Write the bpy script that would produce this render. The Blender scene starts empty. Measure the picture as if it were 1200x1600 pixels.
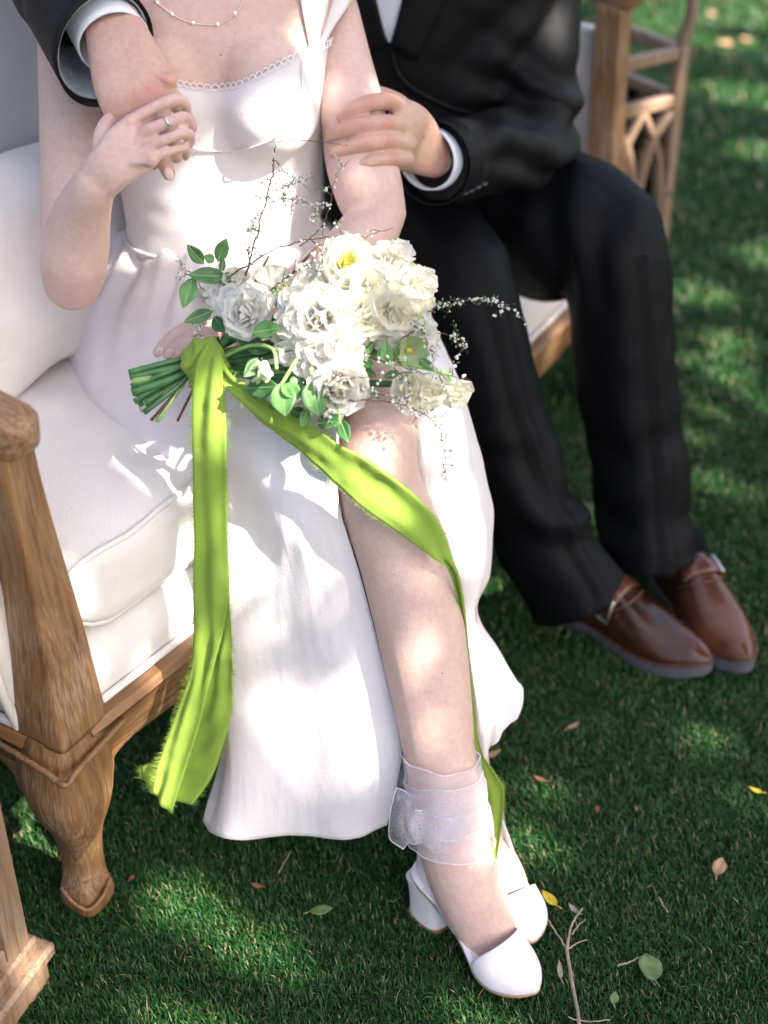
import bpy, bmesh, math, random
import numpy as np
from mathutils import Vector, Matrix, noise
from mathutils.bvhtree import BVHTree

random.seed(7); rng = np.random.default_rng(7)
scene = bpy.context.scene
COL = scene.collection

# ------------------------------------------------------------------ camera
CAM = np.array([0.0, 0.0, 1.5]); PITCH = math.radians(35.0); FPX = 2286.0
cd = bpy.data.cameras.new('camera'); cam = bpy.data.objects.new('camera', cd); COL.objects.link(cam)
cd.sensor_fit = 'VERTICAL'; cd.sensor_height = 56.0; cd.sensor_width = 42.0; cd.lens = 80.0
cd.clip_start = 0.05; cd.clip_end = 500
cam.location = CAM; cam.rotation_euler = (math.pi/2-PITCH, 0, 0)
cd.dof.use_dof = True; cd.dof.focus_distance = 1.735; cd.dof.aperture_fstop = 3.6
scene.camera = cam

# ------------------------------------------------------------------ sky, sun, exposure
SUN = np.array([0.60, -0.36, 0.72]); SUN /= np.linalg.norm(SUN)       # towards the sun
w = bpy.data.worlds.new('World'); scene.world = w; w.use_nodes = True
nt = w.node_tree; bg = nt.nodes['Background']
sky = nt.nodes.new('ShaderNodeTexSky'); sky.sky_type = 'NISHITA'; sky.sun_disc = False
sky.sun_elevation = math.asin(SUN[2]); sky.sun_rotation = math.atan2(SUN[0], SUN[1])
sky.air_density = 1.0; sky.dust_density = 5.0; sky.ozone_density = 1.0
nt.links.new(sky.outputs[0], bg.inputs[0]); bg.inputs[1].default_value = 0.10
sl = bpy.data.lights.new('sun', 'SUN'); so = bpy.data.objects.new('sun', sl); COL.objects.link(so)
sl.energy = 4.8; sl.angle = math.radians(0.55); sl.color = (1.0, 0.93, 0.82)
so.rotation_euler = Vector(SUN).to_track_quat('Z', 'Y').to_euler(); so.location = (3, -2, 6)
scene.view_settings.view_transform = 'Standard'; scene.view_settings.look = 'None'
scene.view_settings.exposure = 2.15; scene.view_settings.gamma = 1.0
scene.view_settings.use_curve_mapping = False
scene.render.engine = 'CYCLES'
scene.cycles.use_denoising = True
scene.cycles.max_bounces = 8; scene.cycles.transparent_max_bounces = 12
scene.cycles.sample_clamp_indirect = 6.0

# ------------------------------------------------------------------ geometry helpers
FWD = np.array([0, math.cos(PITCH), -math.sin(PITCH)]); UPV = np.array([0, math.sin(PITCH), math.cos(PITCH)]); RGT = np.array([1.0, 0, 0])
def ray(px, py): return RGT*((px-600)/FPX) + UPV*((800-py)/FPX) + FWD
def V(px, py, d): return CAM + ray(px, py)*d
def on_z(px, py, z):
    r = ray(px, py); return CAM + r*((z-CAM[2])/r[2])
def pix(p):
    q = np.asarray(p)-CAM; d = q@FWD
    return 600+FPX*(q@RGT)/d, 800-FPX*(q@UPV)/d, d
def nrm(v):
    v = np.asarray(v, float); n = np.linalg.norm(v); return v/n if n > 1e-12 else v
def resample(P, n):
    """Catmull-Rom through rows of P, n samples."""
    P = np.asarray(P, float); m = len(P)
    if m == 2: 
        t = np.linspace(0, 1, n).reshape(-1, *([1]*(P.ndim-1))); return P[0]*(1-t)+P[1]*t
    E = np.concatenate([(2*P[0]-P[1])[None], P, (2*P[-1]-P[-2])[None]])
    t = np.linspace(0, m-1-1e-9, n); i = t.astype(int); f = (t-i).reshape(-1, *([1]*(P.ndim-1)))
    a, b, c, d = E[i], E[i+1], E[i+2], E[i+3]
    return 0.5*((2*b)+(c-a)*f+(2*a-5*b+4*c-d)*f**2+(3*b-a-3*c+d)*f**3)

class MB:
    """collects verts and faces of ONE mesh"""
    def __init__(s): s.v = []; s.f = []; s.n = 0
    def add(s, v, f):
        v = np.asarray(v, float); s.v.append(v); s.f.extend([tuple(int(i)+s.n for i in q) for q in f]); s.n += len(v); return s
    def verts(s): return np.vstack(s.v)
    def grid(s, G, closed=False):
        G = np.asarray(G); R, C = G.shape[:2]; f = []
        for r in range(R-1):
            for c in range(C if closed else C-1):
                c2 = (c+1) % C; f.append((r*C+c, r*C+c2, (r+1)*C+c2, (r+1)*C+c))
        return s.add(G.reshape(-1, 3), f)
    def box(s, c, ax, half, bev=0.0):
        """bevelled box: centre, 3 axes, half sizes"""
        ax = [nrm(a) for a in ax]; c = np.asarray(c, float); h = np.asarray(half, float); b = min(bev, h.min()*0.6)
        if b <= 0:
            co = [(x, y, z) for x in (-1, 1) for y in (-1, 1) for z in (-1, 1)]
            v = [c+sum(ax[k]*h[k]*q[k] for k in range(3)) for q in co]
            return s.add(v, [(0,1,3,2),(4,6,7,5),(0,4,5,1),(2,3,7,6),(0,2,6,4),(1,5,7,3)])
        idx = {}; v = []
        for q in [(x, y, z) for x in (-1, 1) for y in (-1, 1) for z in (-1, 1)]:
            for k in range(3):
                p = c.copy()
                for j in range(3): p = p+ax[j]*q[j]*(h[j] if j == k else h[j]-b)
                idx[(q, k)] = len(v); v.append(p)
        f = []
        for k in range(3):
            i, j = [(1, 2), (2, 0), (0, 1)][k]
            for sg in (-1, 1):
                q = []
                for (a, bb) in ((-1,-1),(1,-1),(1,1),(-1,1)):
                    t = [0,0,0]; t[k] = sg; t[i] = a; t[j] = bb; q.append(idx[(tuple(t), k)])
                f.append(tuple(q) if sg > 0 else tuple(q[::-1]))
        for k in range(3):                      # edges along axis k
            i, j = [(1, 2), (2, 0), (0, 1)][k]
            for a in (-1, 1):
                for bb in (-1, 1):
                    t0 = [0,0,0]; t0[i] = a; t0[j] = bb; t1 = t0[:]; t0[k] = -1; t1[k] = 1; t0 = tuple(t0); t1 = tuple(t1)
                    q = (idx[(t0, i)], idx[(t1, i)], idx[(t1, j)], idx[(t0, j)])
                    f.append(q if a*bb < 0 else q[::-1])
        for q in [(x, y, z) for x in (-1, 1) for y in (-1, 1) for z in (-1, 1)]:
            t = (idx[(q, 0)], idx[(q, 1)], idx[(q, 2)]); f.append(t if q[0]*q[1]*q[2] > 0 else t[::-1])
        return s.add(v, f)
    def sweep(s, P, r1, r2=None, seg=12, side=None, caps='round', e=2.0):
        """tube through points P; r1 along the side vector, r2 across; caps round|flat|None"""
        P = np.asarray(P, float); n = len(P)
        r1 = np.broadcast_to(np.asarray(r1, float), (n,)).copy(); r2 = r1.copy() if r2 is None else np.broadcast_to(np.asarray(r2, float), (n,)).copy()
        T = np.gradient(P, axis=0); T /= np.maximum(np.linalg.norm(T, axis=1, keepdims=True), 1e-9)
        if side is None:
            a = np.cross(T[0], [0.13, 0.31, 0.94]); 
            if np.linalg.norm(a) < 0.2: a = np.cross(T[0], [1, 0, 0])
            S = [nrm(a)]
            for k in range(1, n):
                q = S[-1]-T[k]*(S[-1]@T[k]); S.append(nrm(q))
            S = np.array(S)
        else:
            S = np.asarray(side, float); S = np.broadcast_to(S, (n, 3)); S = S-T*np.sum(S*T, axis=1, keepdims=True)
            S = S/np.maximum(np.linalg.norm(S, axis=1, keepdims=True), 1e-9)
        B = np.cross(T, S)
        if caps == 'round':
            def ext(k, sg):
                L = min(r1[k], r2[k]); out = []
                for a in (0.45, 0.8, 0.97): out.append((P[k]+sg*T[k]*L*a*0.95, math.sqrt(1-a*a)))
                return out
            A = ext(0, -1)[::-1]; Z = ext(-1, 1)
            P = np.vstack([[q[0] for q in A], P, [q[0] for q in Z]])
            r1 = np.concatenate([[r1[0]*q[1] for q in A], r1, [r1[-1]*q[1] for q in Z]]); r2 = np.concatenate([[r2[0]*q[1] for q in A], r2, [r2[-1]*q[1] for q in Z]])
            S = np.vstack([[S[0]]*3, S, [S[-1]]*3]); B = np.vstack([[B[0]]*3, B, [B[-1]]*3])
        th = np.linspace(0, 2*math.pi, seg, endpoint=False); cc, ss = np.cos(th), np.sin(th)
        cc = np.sign(cc)*np.abs(cc)**(2/e); ss = np.sign(ss)*np.abs(ss)**(2/e)
        G = P[:, None, :]+S[:, None, :]*(r1[:, None]*cc)[..., None]+B[:, None, :]*(r2[:, None]*ss)[..., None]
        base = s.n; s.grid(G, closed=True); m = len(P)
        if caps:
            s.f.append(tuple(base+i for i in range(seg))[::-1]); s.f.append(tuple(base+(m-1)*seg+i for i in range(seg)))
        return s
    def ball(s, c, r, ax=None, seg=14, rings=9):
        c = np.asarray(c, float); r = np.broadcast_to(np.asarray(r, float), (3,)); ax = np.eye(3) if ax is None else np.asarray(ax)
        v = [c+ax[2]*r[2]]; f = []
        for i in range(1, rings):
            a = math.pi*i/rings
            for j in range(seg):
                b = 2*math.pi*j/seg; v.append(c+ax[0]*r[0]*math.sin(a)*math.cos(b)+ax[1]*r[1]*math.sin(a)*math.sin(b)+ax[2]*r[2]*math.cos(a))
        v.append(c-ax[2]*r[2]); L = len(v)-1
        for j in range(seg):
            k = (j+1) % seg; f.append((0, 1+j, 1+k)); f.append((L, L-seg+k, L-seg+j))
            for i in range(rings-2): f.append((1+i*seg+j, 1+(i+1)*seg+j, 1+(i+1)*seg+k, 1+i*seg+k))
        return s.add(v, f)
    def mesh(s, name):
        me = bpy.data.meshes.new(name); me.from_pydata([tuple(p) for p in s.verts()], [], s.f); me.update(); return me

def limb(st, n=26, seg=20, caps='round', mb=None, ex=2.0):
    """limb from stations (px, py, width_px, depth, depth_ratio)"""
    st = [tuple(q)+(1.0,) if len(q) == 4 else tuple(q) for q in st]
    P = np.array([V(q[0], q[1], q[3]) for q in st]); r = np.array([q[2]*0.5*q[3]/FPX for q in st]); k = np.array([q[4] for q in st])
    Q = resample(np.column_stack([P, r, k]), n); C = Q[:, :3]; T = np.gradient(C, axis=0)
    view = C-CAM; S = np.cross(T, view); S /= np.maximum(np.linalg.norm(S, axis=1, keepdims=True), 1e-9)
    mb = mb or MB(); return mb.sweep(C, Q[:, 3], Q[:, 3]*Q[:, 4], seg=seg, side=S, caps=caps, e=ex)
def pix_tube(pts, n=20, seg=10, mb=None, caps='round'):
    """tube from (px, py, depth, radius_px)"""
    P = np.array([list(V(q[0], q[1], q[2]))+[q[3]*q[2]/FPX] for q in pts]); Q = resample(P, n)
    mb = mb or MB(); return mb.sweep(Q[:, :3], Q[:, 3], seg=seg, caps=caps)
def lattice(ctrl, nu, nv):
    """ctrl rows of (px,py,d) -> resampled 3D grid nu x nv"""
    G = np.array([[V(*q) for q in row] for row in ctrl]); return grid_rs(G, nu, nv)
def grid_rs(G, nu, nv):
    A = resample(G, nu); return np.transpose(resample(np.transpose(A, (1, 0, 2)), nv), (1, 0, 2))
def grid_normals(G):
    du = np.gradient(G, axis=0); dv = np.gradient(G, axis=1); N = np.cross(dv, du); N /= np.maximum(np.linalg.norm(N, axis=2, keepdims=True), 1e-9)
    flip = np.sum(N*(CAM-G), axis=2, keepdims=True).mean() < 0
    return -N if flip else N

# ------------------------------------------------------------------ object helpers
def link(o, parent=None):
    COL.objects.link(o)
    if parent is not None:
        o.parent = parent
        if parent.type == 'EMPTY': o.matrix_parent_inverse = Matrix.Translation(-Vector(parent.location))
    return o
def obj(name, mb, m, parent=None, smooth=True, solid=0.0, sub=0, offset=0.0):
    me = mb if isinstance(mb, bpy.types.Mesh) else mb.mesh(name)
    if not me.materials: me.materials.append(m)
    if smooth is True: me.polygons.foreach_set('use_smooth', [True]*len(me.polygons))
    o = bpy.data.objects.new(name, me); link(o, parent)
    if isinstance(smooth, float) or isinstance(smooth, int) and smooth not in (True, False):
        me.shade_smooth() if hasattr(me, 'shade_smooth') else None
        try: me.set_sharp_from_angle(angle=math.radians(smooth))
        except Exception: pass
    if sub: mo = o.modifiers.new('sub', 'SUBSURF'); mo.levels = sub; mo.render_levels = sub
    if solid: mo = o.modifiers.new('solid', 'SOLIDIFY'); mo.thickness = solid; mo.offset = offset
    return o
def tag(o, label=None, cat=None, group=None, kind=None):
    for k, v in (('label', label), ('category', cat), ('group', group), ('kind', kind)):
        if v: o[k] = v
    return o
def empty(name, loc, label, cat, group=None):
    o = bpy.data.objects.new(name, None); o.location = loc; o.empty_display_size = 0.05; COL.objects.link(o); return tag(o, label, cat, group)
def remesh(mb, voxel, smooth=6, factor=0.5):
    me = mb.mesh('tmp'); o = bpy.data.objects.new('tmp', me); COL.objects.link(o)
    m = o.modifiers.new('r', 'REMESH'); m.mode = 'VOXEL'; m.voxel_size = voxel; m.use_smooth_shade = True
    if smooth: s = o.modifiers.new('s', 'SMOOTH'); s.factor = factor; s.iterations = smooth
    dg = bpy.context.evaluated_depsgraph_get(); out = bpy.data.meshes.new_from_object(o.evaluated_get(dg))
    bpy.data.objects.remove(o); bpy.data.meshes.remove(me); out.materials.clear(); return out
def soften(me, iters, spots=(), rad=0.1, few=4):
    """relax a mesh; vertices near the spots are relaxed only a few times"""
    co = mverts(me); n = len(co); e = np.empty(len(me.edges)*2, dtype=np.int64); me.edges.foreach_get('vertices', e); e = e.reshape(-1, 2)
    deg = np.maximum(np.bincount(e.ravel(), minlength=n), 1)[:, None]; near = np.zeros(n, bool)
    for c in spots: near |= np.linalg.norm(co-np.asarray(c), axis=1) < rad
    for k in range(iters):
        av = np.stack([np.bincount(e[:, 0], weights=co[e[:, 1], j], minlength=n)+np.bincount(e[:, 1], weights=co[e[:, 0], j], minlength=n) for j in range(3)], 1)/deg
        w_ = np.where(near & (k >= few), 0.0, 0.5)[:, None]; co = co+(av-co)*w_
    me.vertices.foreach_set('co', co.ravel()); me.update(); return me
def mverts(me):
    a = np.empty(len(me.vertices)*3); me.vertices.foreach_get('co', a); return a.reshape(-1, 3)
def mnormals(me):
    a = np.empty(len(me.vertices)*3); me.vertices.foreach_get('normal', a); return a.reshape(-1, 3)
def displace(me, fn):
    co = mverts(me); N = mnormals(me); d = np.array([fn(p) for p in co]); me.vertices.foreach_set('co', (co+N*d[:, None]).ravel()); me.update()
def bvh_of(me):
    return BVHTree.FromPolygons([tuple(p) for p in mverts(me)], [tuple(p.vertices) for p in me.polygons])
def hit(bvhs, px, py, off=0.0):
    """where the view ray of a pixel meets the built surfaces (for things that lie on them)"""
    r = Vector(nrm(ray(px, py))); best = None
    for b in (bvhs if isinstance(bvhs, (list, tuple)) else [bvhs]):
        h = b.ray_cast(Vector(CAM), r)
        if h[0] is not None and (best is None or h[3] < best[3]): best = h
    if best is None: return None, None
    n = np.array(best[1]); n = n if n@np.array(r) < 0 else -n
    return np.array(best[0])+n*off, n
def fbm(p, sc, oct=3): 
    return noise.fractal(Vector((p[0]*sc, p[1]*sc, p[2]*sc)), 0.8, 2.0, oct)

# ------------------------------------------------------------------ materials
def mat(name):
    m = bpy.data.materials.new(name); m.use_nodes = True; t = m.node_tree; return m, t, t.nodes['Principled BSDF']
def nd(t, ty, **kw):
    n = t.nodes.new(ty)
    for k, v in kw.items():
        if k.startswith('i_'):
            key = k[2:].replace('_', ' '); n.inputs[key].default_value = v
        else: setattr(n, k, v)
    return n
def coords(t, scale=(1, 1, 1), rot=(0, 0, 0)):
    tc = nd(t, 'ShaderNodeTexCoord'); mp = nd(t, 'ShaderNodeMapping'); mp.inputs['Scale'].default_value = scale; mp.inputs['Rotation'].default_value = rot
    t.links.new(tc.outputs['Object'], mp.inputs[0]); return mp.outputs[0]
def ramp(t, fac, stops):
    r = nd(t, 'ShaderNodeValToRGB'); e = r.color_ramp.elements
    while len(e) < len(stops): e.new(0.5)
    for q, (p, c) in zip(e, stops): q.position = p; q.color = tuple(c)+(1,) if len(c) == 3 else c
    t.links.new(fac, r.inputs[0]); return r.outputs[0]
def bump(t, b, h, dist, strength=1.0):
    n = nd(t, 'ShaderNodeBump'); n.inputs['Strength'].default_value = strength; n.inputs['Distance'].default_value = dist
    t.links.new(h, n.inputs['Height']); t.links.new(n.outputs[0], b.inputs['Normal']); return n
def simple(name, c, rough=0.6, var=0.12, sc=30, bd=0.0, bsc=200, metal=0.0, sheen=0.0, spec=0.5, sss=0.0, sssr=(0.01, 0.004, 0.002), trans=0.0):
    m, t, b = mat(name); co = coords(t); nz = nd(t, 'ShaderNodeTexNoise', i_Scale=sc, i_Detail=5.0); t.links.new(co, nz.inputs['Vector'])
    c = np.array(c); col = ramp(t, nz.outputs['Fac'], [(0.3, tuple(np.clip(c*(1-var), 0, 1))), (0.7, tuple(np.clip(c*(1+var), 0, 1)))])
    t.links.new(col, b.inputs['Base Color']); b.inputs['Roughness'].default_value = rough; b.inputs['Metallic'].default_value = metal
    b.inputs['Specular IOR Level'].default_value = spec
    if sheen: b.inputs['Sheen Weight'].default_value = sheen; b.inputs['Sheen Roughness'].default_value = 0.4
    if sss: b.inputs['Subsurface Weight'].default_value = sss; b.inputs['Subsurface Radius'].default_value = sssr; b.inputs['Subsurface Scale'].default_value = 1.0
    if bd:
        n2 = nd(t, 'ShaderNodeTexNoise', i_Scale=bsc, i_Detail=3.0); t.links.new(co, n2.inputs['Vector']); bump(t, b, n2.outputs['Fac'], bd)
    if trans:
        tr = nd(t, 'ShaderNodeBsdfTranslucent'); t.links.new(col, tr.inputs[0]); mx = nd(t, 'ShaderNodeMixShader'); mx.inputs[0].default_value = trans
        t.links.new(b.outputs[0], mx.inputs[1]); t.links.new(tr.outputs[0], mx.inputs[2]); t.links.new(mx.outputs[0], t.nodes['Material Output'].inputs[0])
    return m
def weave(name, c, rough=0.85, dens=900, bd=0.0004, var=0.05, sheen=0.15, trans=0.0, spec=0.2):
    """woven cloth: crossed thread waves as fine relief plus slub noise"""
    m, t, b = mat(name); co = coords(t)
    w1 = nd(t, 'ShaderNodeTexNoise', i_Scale=1.0, i_Detail=2.0); w2 = nd(t, 'ShaderNodeTexNoise', i_Scale=1.0, i_Detail=2.0)
    t.links.new(coords(t, (dens, dens*0.12, dens*0.12)), w1.inputs['Vector']); t.links.new(coords(t, (dens*0.12, dens*0.12, dens)), w2.inputs['Vector'])
    ad = nd(t, 'ShaderNodeMath', operation='ADD'); t.links.new(w1.outputs['Fac'], ad.inputs[0]); t.links.new(w2.outputs['Fac'], ad.inputs[1])
    big = nd(t, 'ShaderNodeTexNoise', i_Scale=14.0, i_Detail=4.0); t.links.new(co, big.inputs['Vector'])
    c = np.array(c); col = ramp(t, big.outputs['Fac'], [(0.3, tuple(np.clip(c*(1-var), 0, 1))), (0.7, tuple(np.clip(c*(1+var), 0, 1)))])
    mx = nd(t, 'ShaderNodeMix', data_type='RGBA', blend_type='MULTIPLY'); mx.inputs[0].default_value = 0.25
    r2 = ramp(t, ad.outputs[0], [(0.35, (0.78, 0.78, 0.78)), (0.75, (1, 1, 1))])
    t.links.new(col, mx.inputs[6]); t.links.new(r2, mx.inputs[7]); t.links.new(mx.outputs[2], b.inputs['Base Color'])
    b.inputs['Roughness'].default_value = rough; b.inputs['Sheen Weight'].default_value = sheen; b.inputs['Specular IOR Level'].default_value = spec
    bump(t, b, ad.outputs[0], bd)
    if trans:
        tr = nd(t, 'ShaderNodeBsdfTranslucent'); t.links.new(mx.outputs[2], tr.inputs[0]); ms = nd(t, 'ShaderNodeMixShader'); ms.inputs[0].default_value = trans
        t.links.new(b.outputs[0], ms.inputs[1]); t.links.new(tr.outputs[0], ms.inputs[2]); t.links.new(ms.outputs[0], t.nodes['Material Output'].inputs[0])
    return m
def wood(name, rotz=0.0, axis='z', dark=(0.085, 0.036, 0.013), mid=(0.20, 0.100, 0.040), pale=(0.42, 0.31, 0.21), rough=0.5):
    m, t, b = mat(name); s = {'z': (110, 110, 4.0), 'x': (4.0, 110, 110)}[axis]
    co = coords(t, (1, 1, 1), (0, 0, -rotz)); mp = nd(t, 'ShaderNodeMapping'); mp.inputs['Scale'].default_value = s; t.links.new(co, mp.inputs[0])
    n1 = nd(t, 'ShaderNodeTexNoise', i_Scale=1.0, i_Detail=6.0, i_Roughness=0.6, i_Distortion=0.25); t.links.new(mp.outputs[0], n1.inputs['Vector'])
    n2 = nd(t, 'ShaderNodeTexNoise', i_Scale=9.0, i_Detail=4.0); t.links.new(co, n2.inputs['Vector'])
    mp3 = nd(t, 'ShaderNodeMapping'); mp3.inputs['Scale'].default_value = tuple(q*3 for q in s); t.links.new(co, mp3.inputs[0])
    n3 = nd(t, 'ShaderNodeTexNoise', i_Scale=1.0, i_Detail=3.0); t.links.new(mp3.outputs[0], n3.inputs['Vector'])
    c1 = ramp(t, n1.outputs['Fac'], [(0.28, dark), (0.5, mid), (0.72, tuple(np.array(mid)*1.25))])
    worn = nd(t, 'ShaderNodeMath', operation='MULTIPLY'); t.links.new(n2.outputs['Fac'], worn.inputs[0]); t.links.new(n3.outputs['Fac'], worn.inputs[1])
    fac = ramp(t, worn.outputs[0], [(0.25, (0, 0, 0)), (0.42, (0.55, 0.55, 0.55))])
    mx = nd(t, 'ShaderNodeMix', data_type='RGBA'); t.links.new(fac, mx.inputs[0]); t.links.new(c1, mx.inputs[6]); mx.inputs[7].default_value = tuple(pale)+(1,)
    t.links.new(mx.outputs[2], b.inputs['Base Color']); b.inputs['Roughness'].default_value = rough
    ad = nd(t, 'ShaderNodeMath', operation='ADD'); t.links.new(n1.outputs['Fac'], ad.inputs[0]); t.links.new(n3.outputs['Fac'], ad.inputs[1]); bump(t, b, ad.outputs[0], 0.0005)
    return m
def skin(name, c, red=(0.62, 0.26, 0.2)):
    m, t, b = mat(name); co = coords(t)
    n1 = nd(t, 'ShaderNodeTexNoise', i_Scale=22.0, i_Detail=5.0, i_Roughness=0.65); t.links.new(co, n1.inputs['Vector'])
    n3 = nd(t, 'ShaderNodeTexNoise', i_Scale=130.0, i_Detail=4.0); t.links.new(co, n3.inputs['Vector'])
    n2 = nd(t, 'ShaderNodeTexVoronoi', i_Scale=900.0); t.links.new(co, n2.inputs['Vector'])
    c = np.array(c); fac = ramp(t, n1.outputs['Fac'], [(0.40, (0, 0, 0)), (0.72, (0.45, 0.45, 0.45))])
    at = nd(t, 'ShaderNodeAttribute', attribute_name='flush'); ad = nd(t, 'ShaderNodeMath', operation='ADD', use_clamp=True); t.links.new(fac, ad.inputs[0]); t.links.new(at.outputs['Fac'], ad.inputs[1])
    mx = nd(t, 'ShaderNodeMix', data_type='RGBA'); t.links.new(ad.outputs[0], mx.inputs[0]); mx.inputs[6].default_value = tuple(c)+(1,); mx.inputs[7].default_value = tuple(red)+(1,)
    fine = ramp(t, n3.outputs['Fac'], [(0.35, (0.90, 0.90, 0.90)), (0.65, (1.0, 1.0, 1.0))]); m2 = nd(t, 'ShaderNodeMix', data_type='RGBA', blend_type='MULTIPLY'); m2.inputs[0].default_value = 1.0; t.links.new(mx.outputs[2], m2.inputs[6]); t.links.new(fine, m2.inputs[7])
    t.links.new(m2.outputs[2], b.inputs['Base Color']); b.inputs['Specular IOR Level'].default_value = 0.4
    rr = ramp(t, n3.outputs['Fac'], [(0.3, (0.40,)*3), (0.7, (0.58,)*3)]); t.links.new(rr, b.inputs['Roughness'])
    b.inputs['Subsurface Weight'].default_value = 0.2; b.inputs['Subsurface Radius'].default_value = (0.007, 0.0028, 0.0016); b.inputs['Subsurface Scale'].default_value = 1.0
    hs = nd(t, 'ShaderNodeMath', operation='ADD'); t.links.new(n2.outputs['Distance'], hs.inputs[0]); t.links.new(n3.outputs['Fac'], hs.inputs[1]); bump(t, b, hs.outputs[0], 0.00045); return m
def flush(me, pts):
    """redder skin over joints: (pixel x, y, depth, radius m, amount)"""
    co = mverts(me); f = np.zeros(len(co))
    for x, y, d, r, a in pts: f = np.maximum(f, a*np.exp(-np.sum((co-V(x, y, d))**2, axis=1)/r**2))
    at = me.attributes.new('flush', 'FLOAT', 'POINT'); at.data.foreach_set('value', f.astype(np.float32))
def glass(name, tint=(0.9, 0.95, 0.95)):
    m, t, b = mat(name); g = nd(t, 'ShaderNodeBsdfGlossy'); g.inputs['Roughness'].default_value = 0.06
    tr = nd(t, 'ShaderNodeBsdfTransparent'); tr.inputs[0].default_value = tuple(tint)+(1,)
    fr = nd(t, 'ShaderNodeFresnel'); fr.inputs[0].default_value = 1.5; mx = nd(t, 'ShaderNodeMixShader')
    t.links.new(fr.outputs[0], mx.inputs[0]); t.links.new(tr.outputs[0], mx.inputs[1]); t.links.new(g.outputs[0], mx.inputs[2]); t.links.new(mx.outputs[0], t.nodes['Material Output'].inputs[0]); return m
def sheer(name, c, alpha):
    m, t, b = mat(name); tr = nd(t, 'ShaderNodeBsdfTransparent'); tl = nd(t, 'ShaderNodeBsdfTranslucent'); tl.inputs[0].default_value = tuple(c)+(1,)
    b.inputs['Base Color'].default_value = tuple(c)+(1,); b.inputs['Roughness'].default_value = 0.5; b.inputs['Sheen Weight'].default_value = 0.4
    m1 = nd(t, 'ShaderNodeMixShader'); m1.inputs[0].default_value = 0.4; t.links.new(b.outputs[0], m1.inputs[1]); t.links.new(tl.outputs[0], m1.inputs[2])
    m2 = nd(t, 'ShaderNodeMixShader')
    co = coords(t, (600, 600, 600)); nz = nd(t, 'ShaderNodeTexNoise', i_Scale=1.0); t.links.new(co, nz.inputs['Vector'])
    f = ramp(t, nz.outputs['Fac'], [(0.3, (alpha*0.75,)*3), (0.7, (min(1, alpha*1.25),)*3)]); t.links.new(f, m2.inputs[0])
    t.links.new(tr.outputs[0], m2.inputs[1]); t.links.new(m1.outputs[0], m2.inputs[2]); t.links.new(m2.outputs[0], t.nodes['Material Output'].inputs[0]); return m

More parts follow.
